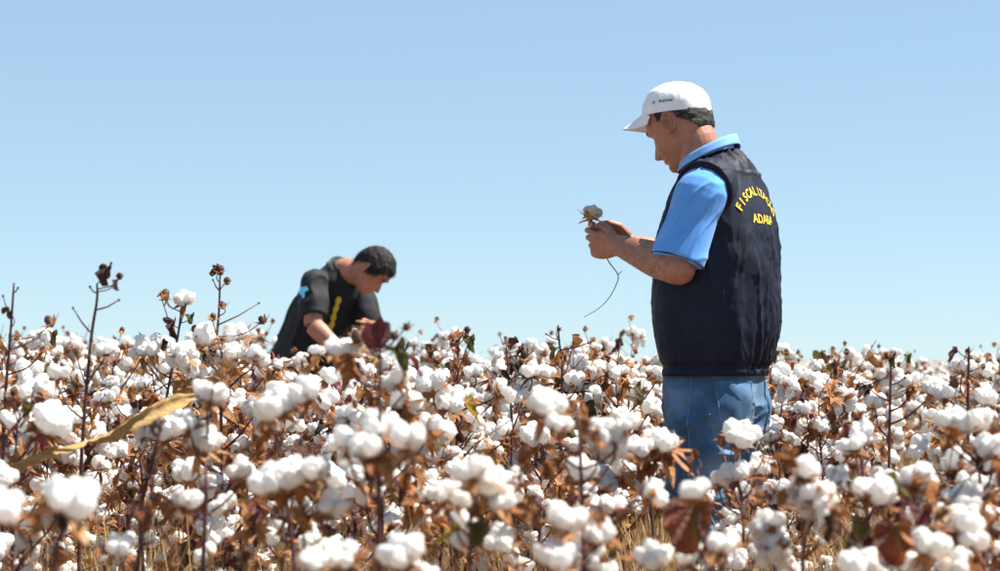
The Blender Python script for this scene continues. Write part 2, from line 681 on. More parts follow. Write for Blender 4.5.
def joined_leaves(leaves):
    mb = MB()
    for nm, k, mx in leaves:
        leaf_mb(len(nm) * 3 + k, (3, 3, 1)[k % 3], (1.3, .9, 1.6)[k % 3], mb, LEAF_MATS.index(nm), mx, 14)
    return mb.mesh('dry_leaves', [M['leaf_' + n] for n in LEAF_MATS])


NEAR_T = [plant_template(1000 + i) for i in range(14)]
FAR_T = []
for i in range(10):
    s_, p_, l_ = plant_template(2000 + i, True)
    FAR_T.append((s_, p_, joined_leaves(l_)))


def part(name, mesh, parent, mx):
    o = bpy.data.objects.new(name, mesh)
    o.parent = parent
    o.matrix_basis = mx
    COL.objects.link(o)
    return o


def fluff_for(kind, k):
    L = FLUFF[kind]
    return L[k % len(L)]


IDM = Matrix.Identity(4)


BUR_FIT = Matrix.Diagonal((1.28, 1.28, 1.15, 1.0))


def add_boll(root, kind, k, mx):
    b = part('boll', fluff_for(kind, k), root, mx)
    part('bur', BURS[(k * 5 + 1) % len(BURS)], b, BUR_FIT)
    return b


def place_near(tmpl, loc, rz, s, label, group, low=-1):
    st, parts, leaves = tmpl
    root = empty('cotton_plant', loc, rz)
    root.scale = (s, s, s)
    tag(root, label, 'cotton plant', group)
    part('stem', st, root, IDM)
    for nm, kind, k, mx in parts:
        if mx.translation.z * s < low:
            continue
        if nm == 'bud':
            part('bud', BUDS[k], root, mx)
        elif nm == 'bur':
            part('bur', BURS[k], root, mx)
        else:
            add_boll(root, kind, k, mx)
    for nm, k, mx in leaves:
        part('leaf', LEAVES[nm][k], root, mx)
    return root


def place_far(tmpl, loc, rz, s, label, group, low=-1):
    st, parts, lv = tmpl
    root = empty('cotton_plant', loc, rz)
    root.scale = (s, s, s)
    tag(root, label, 'cotton plant', group)
    part('stem', st, root, IDM)
    o = part('dry_leaves', lv, root, IDM)
    o['kind'] = 'stuff'
    for nm, kind, k, mx in parts:
        if mx.translation.z * s < low:
            continue
        if nm == 'bud':
            part('bud', BUDS[k], root, mx)
        elif nm == 'bur':
            part('bur', BURS[k], root, mx)
        else:
            part('boll', BOLL_LO[(k + (6 if kind == 'droop' else 0)) % 8], root, mx)
    return root

# ------------------------------------------------------------------ people
def skin_material():
    m = mat('skin', [(.28, .112, .066), (.35, .148, .09), (.40, .178, .112)], .5, 30, .25, 220, 0, .4, 6, bdist=.002)
    p = m.node_tree.nodes['Principled BSDF']
    p.inputs['Subsurface Weight'].default_value = .12
    p.inputs['Subsurface Radius'].default_value = (.012, .005, .003)
    p.inputs['Subsurface Scale'].default_value = .5
    return m


M['skin'] = skin_material()
M['navy'] = mat('vest_cloth', [(.003, .005, .014), (.005, .008, .021), (.008, .012, .028)], .6, 12, .3, 500, 0, .22, 6, bdist=.002)
M['polo'] = mat('polo_cloth', [(.09, .29, .70), (.115, .335, .76)], .8, 20, .35, 700, 0, .2, 6, sheen=.2, bdist=.002)
M['polo_trim'] = mat('polo_trim', [(.50, .68, .86), (.58, .75, .90)], .8, 30, .3, 600, 0, .2, bdist=.002)
M['polo_collar'] = mat('polo_collar', [(.17, .38, .74), (.21, .43, .78)], .8, 30, .3, 600, 0, .2, bdist=.002)
M['dark_trim'] = mat('dark_trim', [(.015, .03, .07), (.03, .05, .1)], .8, 30)
M['denim'] = mat('denim', [(.016, .048, .105), (.045, .11, .21), (.15, .26, .40)], .8, 6, .5, 420, 0, .2, 8, sheen=.1, bdist=.002)
M['denim_pale'] = mat('denim_pale', [(.10, .19, .34), (.16, .26, .42)], .8, 40, .3, 400)
M['cap'] = mat('cap_cloth', [(.76, .76, .78), (.80, .80, .81)], .85, 30, .3, 500, 0, .2, bdist=.002)
M['yellow'] = mat('yellow_print', [(.60, .40, .03), (.72, .50, .05)], .6, 60)
M['green'] = mat('green_print', [(.02, .14, .10), (.03, .2, .14)], .6, 60)
M['blue_print'] = mat('blue_print', [(.02, .06, .25), (.03, .09, .3)], .6, 60)
M['hair_grey'] = mat('hair_grey', [(.010, .008, .007), (.025, .022, .02), (.08, .075, .07)], .6, 90, .5, 300, 0, .25)
M['hair_black'] = mat('hair_black', [(.005, .004, .004), (.010, .008, .007), (.02, .016, .014)], .6, 60, .5, 300, 0, .25)
M['black'] = mat('black_cloth', [(.003, .004, .007), (.005, .006, .010), (.009, .010, .014)], .75, 14, .35, 400, 0, .35, 6, sheen=.05, bdist=.002)
M['black_soft'] = mat('grey_black_cloth', [(.012, .013, .016), (.02, .022, .026)], .75, 14, .35, 400, 0, .3, 6, sheen=.3, bdist=.002)
M['eye'] = mat('eye_white', [(.6, .58, .55), (.65, .62, .6)], .2, 10)
M['iris'] = mat('iris', [(.02, .012, .008), (.03, .02, .012)], .15, 10)
M['boot'] = mat('boot_leather', [(.03, .02, .015), (.06, .04, .03)], .6, 30, .3, 90)
M['light_blue'] = mat('light_blue_print', [(.16, .55, .85), (.25, .68, .95)], .6, 60)

# profile of a head about 0.23 m high, in its own frame: x forward, y left, z up, origin in the skull
HU = [.100, .095, .085, .065, .035, .005, -.015, -.035, -.060, -.072, -.080, -.086, -.093, -.104, -.117, -.127, -.135, -.141]
HF = [.004, .026, .048, .075, .0925, .0965, .0885, .0895, .0900, .0885, .0960, .0870, .0945, .0835, .0905, .086, .070, .030]
HB = [.004, .032, .055, .078, .096, .101, .101, .098, .088, .079, .072, .066, .060, .050, .040, .030, .020, .004]
HW = [.004, .030, .048, .0645, .0755, .0785, .0775, .0765, .0735, .0705, .067, .0645, .061, .055, .046, .037, .026, .006]
NU = [.100, .005, -.010, -.020, -.035, -.050, -.060, -.067, -.073, -.080, -.141]
NH = [0, 0, .0035, .0095, .0195, .0285, .0325, .0260, .005, 0, 0]
NW = [.008, .008, .0085, .0095, .0115, .0145, .0170, .0175, .0165, .014, .012]


def head_point(th, u, grow=0.0):
    f, b, w = (np.interp(-u, -np.array(HU), t) for t in (HF, HB, HW))
    c, s = math.cos(th), math.sin(th)
    e = 2 / 2.25
    cc = math.copysign(abs(c) ** e, c)
    ss = math.copysign(abs(s) ** e, s)
    x = (f if c > 0 else b) * cc
    y = w * ss
    if c > 0:
        n, nw = np.interp(-u, -np.array(NU), NH), np.interp(-u, -np.array(NU), NW)
        x += n * math.exp(-(y / nw) ** 2) if abs(y) < .06 else 0
        for sg in (-1, 1):
            x -= .0105 * math.exp(-(((y - sg * .031) / .016) ** 2 + ((u + .018) / .011) ** 2))      # eye sockets
            x += .0045 * math.exp(-(((y - sg * .033) / .020) ** 2 + ((u - .002) / .007) ** 2))       # brow ridge
            x += .0042 * math.exp(-(((y - sg * .033) / .0125) ** 2 + ((u + .018) / .0065) ** 2))     # eyeball under lids
            x += .0050 * math.exp(-(((y - sg * .050) / .018) ** 2 + ((u + .048) / .018) ** 2))       # cheek bones
            x += .0040 * math.exp(-(((y - sg * .013) / .005) ** 2 + ((u + .066) / .006) ** 2))       # nostril wings
            x -= .0030 * math.exp(-(((y - sg * .030) / .006) ** 2 + ((u + .082) / .016) ** 2))       # mouth corner fold
        x -= .0035 * math.exp(-((y / .024) ** 2 + ((u + .0865) / .0022) ** 2))                       # lip line
    k = 1 + grow / .085
    return Vector((x * k, y * k, u + grow * max(0.0, (u - .03) / .07)))


def head_pieces():
    us = np.concatenate([np.linspace(.1, .06, 14), np.linspace(.055, -.141, 110)])
    rings = [[head_point(2 * math.pi * k / 150, u) for k in range(150)] for u in reversed(us)]
    out = [loft(rings)]
    for sg in (-1, 1):                                     # ears
        E = Matrix.Translation((-.008, sg * .082, -.022)) @ Matrix.Rotation(sg * rad(33), 4, 'Z') @ Matrix.Rotation(rad(-10), 4, 'Y')
        v, f = ICO[3]
        out.append((xf([(p[0] * .018, p[1] * .0050, p[2] * .031) for p in v], E), f))
        rim = [(.017 * math.cos(a) - .001, sg * .0055, .031 * math.sin(a) + .002) for a in np.linspace(rad(-20), rad(235), 16)]
        out.append(capsule(xf(rim, E), [.0046] * 16, 8))
        out.append(capsule(xf([(.004, sg * .002, -.022), (.003, sg * .002, -.032)], E), [.006, .005], 8))
        anti = [(.006 * math.cos(a), sg * .005, .015 * math.sin(a) + .002) for a in np.linspace(rad(60), rad(260), 9)]
        out.append(capsule(xf(anti, E), [.0028] * 9, 8))
    return out


def hand_pieces(mtx, flip, curls, thumb, spread=1.0):
    """mtx: wrist frame, x towards the fingers, y the thumb side, z the back of the hand; flip mirrors z for a right hand"""
    def T(p):
        return mtx @ Vector((p[0], p[1], p[2] * flip))
    out = []
    rings = []
    for x, w, t in ((-.025, .027, .021), (0, .028, .019), (.02, .036, .0175), (.05, .0425, .0155), (.075, .0425, .0135), (.092, .038, .009)):
        rings.append([T((x, w * math.copysign(abs(math.cos(a)) ** .8, math.cos(a)), t * math.copysign(abs(math.sin(a)) ** .8, math.sin(a)))) for a in np.linspace(0, 2 * math.pi, 20, endpoint=False)])
    v, f = loft(rings)
    out.append((v, f))
    spec = ((.031, .042, .026, .020, .0092), (.010, .047, .030, .021, .0096), (-.011, .043, .028, .020, .0090), (-.031, .034, .021, .018, .0080))
    for k, (y0, a, b, c, r) in enumerate(spec):
        p = Vector((.083, y0, 0))
        ang = 0.0
        sp = (1.5 - k) * .075 * spread
        pts = [Vector((.06, y0 * .85, 0)), p.copy()]
        rr = [r * .95, r * 1.02]
        for seg, cl in zip((a, b, c), curls[k]):
            ang += cl
            p = p + Vector((math.cos(ang) * seg * math.cos(sp), math.cos(ang) * seg * math.sin(sp), -math.sin(ang) * seg))
            pts.append(p.copy())
            rr.append(r * (.94, .86, .76)[len(pts) - 3])
        out.append(capsule([T(q) for q in pts], rr, 10))
    tp = [Vector(q) for q in thumb]
    out.append(capsule([T(q) for q in tp], [.015, .0145, .0115, .0095][:len(tp)], 10))
    return out


def limb(pts, radii, k=6, n=24, side=None):
    P = spline([list(p) for p in pts], k)
    r = spline([[q] if not isinstance(q, tuple) else list(q) for q in radii], k)
    r = [tuple(q) if len(q) == 2 else float(q[0]) for q in r]
    P = [Vector(p) for p in P]
    return tube(P, r, n, True, side)


def super_ring(cx, cy, z, A, B, n=72, e=2.3, sh=(0, 0)):
    out = []
    for k in range(n):
        t = 2 * math.pi * k / n
        c, s = math.cos(t), math.sin(t)
        out.append(Vector((cx + A * math.copysign(abs(c) ** (2 / e), c) + 0, cy + B * math.copysign(abs(s) ** (2 / e), s), z)))
    return out


def frame_from(x, up, loc):
    x = Vector(x).normalized()
    y = (Vector(up) - x * x.dot(Vector(up))).normalized()
    z = x.cross(y)
    m = Matrix((x, y, z)).transposed().to_4x4()
    m.translation = loc
    return m


def text_mesh(body, size, bold=.0):
    cu = bpy.data.curves.new('txt', 'FONT')
    cu.body = body
    cu.size = size
    cu.align_x = 'CENTER'
    cu.offset = bold
    cu.resolution_u = 3
    o = bpy.data.objects.new('txt', cu)
    COL.objects.link(o)
    bpy.context.view_layer.update()
    me = bpy.data.meshes.new_from_object(o.evaluated_get(bpy.context.evaluated_depsgraph_get()))
    v = [tuple(p.co) for p in me.vertices]
    f = [tuple(p.vertices) for p in me.polygons]
    bpy.data.objects.remove(o)
    bpy.data.meshes.remove(me)
    return v, f


def drape(v, f, origin, u, w, d, tree, off):
    """press flat (x,y) points onto a surface: start at origin + x*u + y*w and shoot along d"""
    out = []
    for p in v:
        s = Vector(origin) + Vector(u) * p[0] + Vector(w) * p[1]
        h = tree.ray_cast(s, Vector(d))
        q = h[0] if h[0] is not None else s + Vector(d) * .3
        out.append(q - Vector(d) * off)
    return out, f


def strands(mb, rg, tree, pts, L, flow, w=.0004, lift=.4, mi=0):
    for p in pts:
        h = tree.find_nearest(Vector(p))
        if h[0] is None:
            continue
        q, n = h[0], h[1]
        fl = Vector(flow(q)) + Vector((rg.gauss(0, .25), rg.gauss(0, .25), rg.gauss(0, .25)))
        t = fl - n * fl.dot(n)
        if t.length < 1e-5:
            continue
        t.normalize()
        l = L * rg.uniform(.6, 1.3)
        m = q + t * l * .5 + n * l * lift * .5
        e = q + t * l + n * l * lift * rg.uniform(.3, .9)
        b = n.cross(t) * w
        mb.add([q - b, q + b, m + b, m - b, e], [(0, 1, 2, 3), (3, 2, 4)], mi)


def hair_shell(HM, inside, off, amp, seed):
    """shell over the head where inside(theta,u) holds; returns mesh builder in body space"""
    mb = MB()
    nth, us = 120, np.linspace(.0995, -.125, 80)
    idx = {}
    pts = []
    for i, u in enumerate(us):
        for k in range(nth):
            th = 2 * math.pi * k / nth - math.pi
            if inside(th, u):
                idx[(i, k)] = len(pts)
                pts.append((th, u))
    base = [head_point(t, u) for t, u in pts]
    nz = fbm(np.array([tuple(b * 70) for b in base]) + seed, 3)
    v = []
    for b, nn in zip(base, nz):
        d = Vector((b.x, b.y, max(0, b.z) * .9)).normalized()
        v.append(HM @ (b + d * (off + amp * nn)))
    f = []
    for (i, k) in idx:
        q = [(i, k), (i, (k + 1) % nth), (i + 1, (k + 1) % nth), (i + 1, k)]
        if all(c in idx for c in q):
            f.append(tuple(idx[c] for c in q))
    mb.add(v, f)
    return mb


def eyes(person, HM, skin_mesh):
    for sg in (-1, 1):
        v, f = ICO[3]
        c = Vector((.0695, sg * .032, -.0185))
        o = link('eye', (lambda b: (b.add(xf([c + Vector((p[0] * .0115, p[1] * .0125, p[2] * .0045)) for p in v], HM), f), b.mesh('eye', [M['eye']]))[1])(MB()), person)
        mb = MB()
        mb.add(xf([c + Vector((.0085, 0, -.001)) + Vector((p[0] * .0036, p[1] * .005, p[2] * .005)) for p in v], HM), f)
        link('iris', mb.mesh('iris', [M['iris']]), o)


def brows(person, HM, tree, m):
    rg = random.Random(4)
    for sg in (-1, 1):
        mb = MB()
        pts = []
        for i in range(150):
            t = rg.random()
            pts.append(HM @ (head_point(math.atan2(.75 * (.012 + .040 * t), .9 * .1) * sg * 1.0, .004 + .006 * math.sin(t * 2.6) + rg.uniform(-.003, .003)) * 1.02))
        R3 = HM.to_3x3()
        strands(mb, rg, tree, pts, .010, lambda q: R3 @ Vector((-.3, sg * 1, .12)), .0006, .35)
        link('eyebrow', mb.mesh('eyebrow', [m]), person)


# ---- the standing man
def standing_man():
    X0, Y0 = (716 - 500) * .0029, 5.8
    g = ground_z(X0, Y0)
    HC = Vector((.117, 0, 1.630 - g))
    HM = Matrix.Translation(HC) @ Matrix.Rotation(rad(-12), 4, 'Z') @ Matrix.Rotation(rad(29), 4, 'Y')
    zz = lambda py: CAM_H + (HOR - py) * .0029 - g
    pcs = [(xf(v, HM), f) for v, f in head_pieces()]
    pcs.append(limb([HM @ Vector((-.012, 0, -.02)), HM @ Vector((-.022, 0, -.085)), (.035, 0, 1.47 - g), (.0, 0, 1.40 - g)], [(.062, .060), (.060, .062), (.068, .068), (.09, .09)], side=(0, 1, 0)))
    pcs.append(limb([HM @ Vector((.040, 0, -.112)), HM @ Vector((.015, 0, -.135)), (.07, 0, 1.45 - g)], [.03, .036, .04]))          # under the chin
    pcs.append(loft([super_ring(.0, 0, z - g, a, b, 40) for z, a, b in ((.84, .08, .12), (1.0, .12, .15), (1.2, .12, .16), (1.38, .11, .16), (1.44, .09, .15), (1.49, .05, .08))]))
    sh, el, wr = {}, {}, {}
    sh[1], el[1], wr[1] = Vector((-.030, .180, 1.428 - g)), Vector((.034, .250, 1.190 - g)), Vector((.258, .118, 1.264 - g))
    sh[-1], el[-1], wr[-1] = Vector((-.02, -.180, 1.428 - g)), Vector((.07, -.25, 1.215 - g)), Vector((.285, -.075, 1.275 - g))
    for s in (1, -1):
        d = (wr[s] - el[s]).normalized()
        pcs.append(limb([sh[s], sh[s].lerp(el[s], .5), el[s] - Vector((0, 0, .002))], [.055, .051, .047]))
        pcs.append(capsule([el[s] + Vector((-.010, 0, -.004)), el[s] + d * .012], [.048, .050], 24))
        pcs.append(limb([el[s], el[s].lerp(wr[s], .28), el[s].lerp(wr[s], .65), wr[s], wr[s] + d * .02], [(.046, .046), (.052, .047), (.042, .038), (.029, .032), (.027, .031)], side=(0, 0, 1)))
    # left hand: back of the hand to the camera, thumb on top, fingers closed round the sprig
    xl = Vector((.93, -.30, .13))
    LH = frame_from(xl, (.02, .25, 1), wr[1] + Vector((.010, -.003, -.005)))
    # y = thumb side (up), z = x cross y
    zl = LH.to_3x3() @ Vector((0, 0, 1))
    fl = 1 if zl.y > 0 else -1
    cur = [(.42, 1.15, .6), (.52, 1.25, .6), (.64, 1.25, .6), (.80, 1.2, .6)]
    pcs += hand_pieces(LH, fl, cur, [(.012, .026, -.006), (.045, .047, -.018), (.078, .050, -.030), (.104, .042, -.036)])
    xr = Vector((.85, .45, .10))
    RH = frame_from(xr, (-.1, -.25, 1), wr[-1] + Vector((.005, .01, 0)))
    zr = RH.to_3x3() @ Vector((0, 0, 1))
    fr = 1 if zr.y < 0 else -1
    cur = [(.5, .8, .5), (.8, .95, .5), (.95, 1.0, .5), (1.0, 1.0, .5)]
    pcs += hand_pieces(RH, fr, cur, [(.012, .026, -.006), (.042, .048, -.016), (.074, .052, -.026), (.100, .044, -.030)])
    for s in (1, -1):
        pcs.append(limb([(.01, s * .075, .88 - g), (.012, s * .095, .70 - g), (.015, s * .105, .47 - g), (-.01, s * .11, .28 - g), (-.02, s * .115, .10 - g), (0, s * .115, .05 - g)], [.062, .068, .055, .05, .035, .04]))
        pcs.append(capsule([(-.03, s * .115, .045), (.1, s * .13, .035)], [.036, .032], 12))
    body = remesh(pcs, .0026, 2, 'person')
    co = get_co(body)
    for sg in (-1, 1):                                         # hollow of the ear
        E = HM @ Matrix.Translation((-.008, sg * .082, -.022)) @ Matrix.Rotation(sg * rad(33), 4, 'Z') @ Matrix.Rotation(rad(-10), 4, 'Y')
        Ei = np.array(E.inverted())
        lo_ = co @ Ei[:3, :3].T + Ei[:3, 3]
        k = np.exp(-((lo_[:, 0] - .002) / .0085) ** 2 - ((lo_[:, 2] - .001) / .016) ** 2) * (lo_[:, 1] * sg > -.001) * (np.abs(lo_[:, 1]) < .02)
        co = co - (.0085 * sg * k)[:, None] * np.array(E)[:3, 1]
    set_co(body, co)
    person = link('person', body, None, [M['skin']])
    person.location = (X0, Y0, g)
    person.rotation_euler = (0, 0, rad(155))
    tag(person, 'standing man in white cap, navy lettered vest and blue jeans holding a cotton sprig', 'person')
    tree = bvh_of(body)
    rg = random.Random(11)
    eyes(person, HM, body)
    brows(person, HM, tree, M['hair_grey'])

    # vest -----------------------------------------------------------
    secs = [(153, 707, 736, .050), (157, 700, 742, .072), (163, 692, 749, .108), (170, 685, 755, .145), (180, 677, 762, .178), (200, 667, 771, .203), (225, 660, 776.5, .208), (250, 655, 778.5, .212),
            (290, 652, 780, .217), (320, 651.5, 780.5, .217), (340, 654, 778.5, .212), (360, 658.5, 773, .203), (373, 661.5, 769.5, .196)]
    c25, s25 = math.cos(rad(25)), math.sin(rad(25))
    rings = []
    for py, l, r, B in reversed(secs):
        hw = (r - l) / 2 * .0029
        A = math.sqrt(max(.0016, hw * hw - (B * s25) ** 2)) / c25 * .955
        cx = -(((l + r) / 2 - 716) * .0029) / c25
        rings.append((cx, zz(py), A, B))
    S = spline(rings, 5)
    pv = [loft([super_ring(c, 0, z, A, B, 90, 2.35) for c, z, A, B in S])]
    for s in (1, -1):
        a, b = sh[s], el[s]
        d = (b - a).normalized()
        pv.append(limb([a + Vector((0, -s * .10, -.02)), a + Vector((0, -s * .05, -.006)), a + Vector((0, s * .004, -.010)) + d * .012], [.062, .076, .081], side=(1, 0, 0)))
    vest = remesh(pv, .005, 4, 'vest')
    co, no = get_co(vest), get_no(vest)
    th = np.arctan2(co[:, 1], co[:, 0])
    z = co[:, 2]
    hem, top = zz(373), zz(160)
    bk = np.clip(-np.cos(th), 0, 1)                                    # 1 at the back
    t = np.clip((z - hem) / (top - hem), 0, 1)
    d = .0045 * fbm(co * 11 + 3, 3)                                    # broad cloth swell
    gath = np.sin(th * 27 + 6 * vnoise(np.c_[th * 4, z * 6, z * 0])) * np.clip(1 - t / .42, 0, 1) ** 1.3
    d += (.0008 + .0055 * bk) * gath
    fold = 1 - np.abs(vnoise(np.c_[th * 5.5 + z * 3, z * 2.6 - th * .6, z * 0 + 5.5])) * 2
    d += .0120 * np.clip(fold, 0, 1) ** 2.5 * (.15 + .85 * bk) * np.clip((z - hem) / .12, 0, 1)
    fold2 = 1 - np.abs(vnoise(np.c_[th * 3 - z * 9, z * 9 + th * 2.6, z * 0 + 9.1])) * 2
    d += .006 * np.clip(fold2, 0, 1) ** 3 * np.clip(1 - np.abs(t - .35) / .4, 0, 1) * bk
    f3 = 1 - np.abs(vnoise(np.c_[th * 5 + z * 16, z * 12 - th * 3, z * 0 + 2.7])) * 2          # small sharp creases
    d += .0022 * np.clip(f3, 0, 1) ** 4 * (.4 + .6 * bk)
    f4 = 1 - np.abs(vnoise(np.c_[th * 9 - z * 5, z * 5 + th, z * 0 + 7.7])) * 2
    d += .0036 * np.clip(f4, 0, 1) ** 4 * np.clip(t * 2 - .2, 0, 1)
    dth = np.abs(np.angle(np.exp(1j * (th - rad(165)))))
    d *= 1 - .9 * np.exp(-(dth / .75) ** 4) * np.exp(-((z - zz(206)) / .085) ** 4)           # stiff printed area
    d -= .006 * np.exp(-((z - hem - .018) / .010) ** 2)                # elastic drawn in above the hem
    for dt in (0, 1):
        pass
    d += .0028 * np.exp(-((z - zz(203 if 0 else 176)) / .004) ** 2) * bk   # yoke seam
    set_co(vest, co + no * d[:, None])
    vo = link('vest', vest, person, [M['navy']])
    vtree = bvh_of(vest)
    # lettering on the back
    lt = MB()
    word, Rr = 'FISCALIZAÇÃO', .138
    cz, a0 = zz(190) - Rr, rad(54)
    ta = rad(17)
    td, tu = Vector((math.cos(ta), -math.sin(ta), 0)), Vector((-math.sin(ta), -math.cos(ta), 0))
    for i, chx in enumerate(word):
        ang = a0 - 2 * a0 * i / (len(word) - 1)
        tv, tf = text_mesh(chx, .035, .0009)
        pts = []
        for p in tv:
            x, y = p[0], p[1] - .012
            rx = x * math.cos(ang) - y * math.sin(ang)
            ry = x * math.sin(ang) + y * math.cos(ang)
            pts.append((-math.sin(ang) * Rr * 1.0 + rx, math.cos(ang) * Rr * .92 + ry))
        v, f = drape(pts, tf, td * -.6 + Vector((0, 0, cz)), tu, (0, 0, 1), td, vtree, .0022)
        lt.add(v, f)
    tv, tf = text_mesh('ADABA', .036, .0009)
    v, f = drape([(p[0] * 1.12, p[1]) for p in tv], tf, td * -.6 + Vector((0, 0, zz(226))) + tu * .006, tu, (0, 0, 1), td, vtree, .0022)
    lt.add(v, f)
    link('lettering', lt.mesh('lettering', [M['yellow']], False), vo, smooth=False)
    # armhole binding
    for s in (1, -1):
        a, b = sh[s], el[s]
        dd = (b - a).normalized()
        c = a + Vector((0, s * .004, -.010)) + dd * .012
        dd = (c - (a + Vector((0, -s * .05, -.006)))).normalized()
        u = Vector((1, 0, 0)); u = (u - dd * u.dot(dd)).normalized(); w = dd.cross(u)
        pts = [c + u * .080 * math.cos(t_) + w * .080 * math.sin(t_) for t_ in np.linspace(0, 2 * math.pi, 41)]
        v, f = tube(pts, [.0050] * 41, 8, False)
        mb = MB(); mb.add(v, f)
        link('armhole_binding', mb.mesh('armhole_binding', [M['navy']]), vo)
    # hem band
    ring = [super_ring(*(lambda q: (q[0], 0, q[1] - .002, q[2] - .002, q[3] - .002))(rings[0]), 90, 2.35)]
    band = [ring[0]] + [[p + Vector((0, 0, .016)) for p in ring[0]]]
    mb = MB()
    v, f = loft([[p + Vector((0, 0, dz)) + Vector((p.x, p.y, 0)).normalized() * o_ for p in ring[0]] for dz, o_ in ((-.006, -.006), (-.006, .003), (.012, .004), (.014, -.006))], False)
    mb.add(v, f)
    link('hem_band', mb.mesh('hem_band', [M['navy']]), vo)

    # polo shirt -----------------------------------------------------
    ps = [loft([super_ring(c, 0, z_, max(.03, A - .02), max(.03, B - .03), 60) for c, z_, A, B in S[3:-2]])]
    for s in (1, -1):
        a, b = sh[s], el[s]
        d_ = (b - a).normalized()
        ps.append(limb([a + Vector((0, -s * .06, .0)), a + d_ * .03, a + d_ * .12, a.lerp(b, .93)], [(.07, .06), (.076, .068), (.073, .062), (.078, .060)], side=(1, 0, 0)))
    polo = remesh(ps, .004, 3, 'polo_shirt')
    co, no = get_co(polo), get_no(polo)
    arm = np.clip((np.abs(co[:, 1]) - .17) / .03, 0, 1)
    fo = 1 - np.abs(vnoise(np.c_[co[:, 0] * 22 + co[:, 2] * 14, co[:, 2] * 6 - co[:, 0] * 5, co[:, 1] * 3 + 4.4])) * 2
    set_co(polo, co + no * (arm * (.0045 * np.clip(fo, 0, 1) ** 3 + .0012 * fbm(co * 14, 2)))[:, None])
    po = link('polo_shirt', polo, person, [M['polo']])
    for s in (1, -1):
        a, b = sh[s], el[s]
        dd = (b - a).normalized()
        c = a.lerp(b, .925)
        u = Vector((1, 0, 0)); u = (u - dd * u.dot(dd)).normalized(); w = dd.cross(u)
        pts = [c + u * .0785 * math.cos(t_) + w * .0605 * math.sin(t_) for t_ in np.linspace(0, 2 * math.pi, 41)]
        v, f = tube(pts, [.0026] * 41, 6, False)
        mb = MB(); mb.add(v, f)
        link('sleeve_band', mb.mesh('sleeve_band', [M['dark_trim']]), po)
    # collar: folded band round the neck, lower in front
    mb = MB()
    rr = []
    prof = ((-.002, -.020), (.0, .008), (.003, .016), (.009, .015), (.012, .006), (.016, -.008), (.018, -.014), (.014, -.014))
    for o_, h_ in prof:
        ring_ = []
        for k in range(64):
            t_ = 2 * math.pi * k / 64
            cx, cy = math.cos(t_), math.sin(t_)
            zc = 1.528 - g - .040 * cx - .006 * abs(cy)
            ring_.append(Vector((.022 + (.074 + o_) * cx, (.076 + o_ * 1.3) * cy, zc + h_)))
        rr.append(ring_)
    v, f = loft(rr, False)
    mb.add(v, f, 0)
    link('collar', mb.mesh('collar', [M['polo_collar']]), po)

    # jeans ----------------------------------------------------------
    pj = [loft([super_ring(c, 0, z_ - g, A, B, 60, 2.4) for c, z_, A, B in ((.012, .76, .122, .155), (.008, .80, .134, .168), (.008, .84, .138, .172), (.010, .89, .136, .170), (.01, .93, .132, .166), (.01, .96, .13, .165))])]
    for s in (1, -1):
        pj.append(limb([(.010, s * .088, .84 - g), (.014, s * .094, .72 - g), (.018, s * .104, .48 - g), (-.006, s * .112, .28 - g), (-.012, s * .116, .06 - g)], [(.108, .090), (.104, .089), (.080, .074), (.071, .069), (.070, .070)], side=(1, 0, 0)))
        pj.append(limb([(-.03, s * .082, .86 - g), (-.042, s * .083, .80 - g), (-.034, s * .086, .73 - g)], [.078, .088, .076]))
    jn = remesh(pj, .005, 4, 'jeans')
    co, no = get_co(jn), get_no(jn)
    zj = co[:, 2] + g
    d = .003 * fbm(co * 12 + 8, 3)
    f1 = 1 - np.abs(vnoise(np.c_[co[:, 0] * 9, co[:, 1] * 9, co[:, 2] * 19 + co[:, 0] * 10])) * 2
    d += .016 * np.clip(f1, 0, 1) ** 2.4 * np.clip((.82 - zj) / .1, 0, 1)
    f2 = 1 - np.abs(vnoise(np.c_[co[:, 0] * 6 + 2, co[:, 1] * 6, co[:, 2] * 12 - co[:, 0] * 9])) * 2
    d += .011 * np.clip(f2, 0, 1) ** 3.5
    f5 = 1 - np.abs(vnoise(np.c_[co[:, 0] * 15 + 1, co[:, 1] * 13, co[:, 2] * 30 + co[:, 0] * 22])) * 2
    d += .0055 * np.clip(f5, 0, 1) ** 3 * np.clip((.86 - zj) / .06, 0, 1)
    set_co(jn, co + no * d[:, None])
    jo = link('jeans', jn, person, [M['denim']])
    jt = bvh_of(jn)
    # back pockets, seams
    for s in (1, -1):
        out_ = Vector((-.80, s * .60, 0)).normalized()
        u_ = Vector((-out_.y, out_.x, 0)) * -1
        o3 = Vector((-.02, s * .06, .800 - g)) + out_ * .5
        W, Hh = .066, .072
        grid = [(x * W * (1 - .12 * (y < 0) * abs(y)), y * Hh - (.018 * (1 - abs(x)) if y == -1 else 0)) for y in np.linspace(-1, 1, 9) for x in np.linspace(-1, 1, 9)]
        fq = [(j * 9 + i, j * 9 + i + 1, j * 9 + i + 10, j * 9 + i + 9) for j in range(8) for i in range(8)]
        v, f = drape(grid, fq, o3, u_, (0, 0, 1), -out_, jt, .0035)
        mb = MB(); mb.add(v, f)
        pk = link('back_pocket', mb.mesh('back_pocket', [M['denim']]), jo)
        edge = [grid[i] for i in list(range(72, 81)) + [71, 62, 53, 44, 35, 26, 17, 8] + list(range(7, -1, -1)) + [9, 18, 27, 36, 45, 54, 63, 72]]
        v, f = drape([(x * .94, y * .94) for x, y in edge], [], o3, u_, (0, 0, 1), -out_, jt, .0042)
        v, f = tube(v, [.0011] * len(v), 4, False)
        mb = MB(); mb.add(v, f)
        link('stitching', mb.mesh('stitching', [M['denim_pale']]), pk)
        ln = [(0, y) for y in np.linspace(0, -.5, 30)]
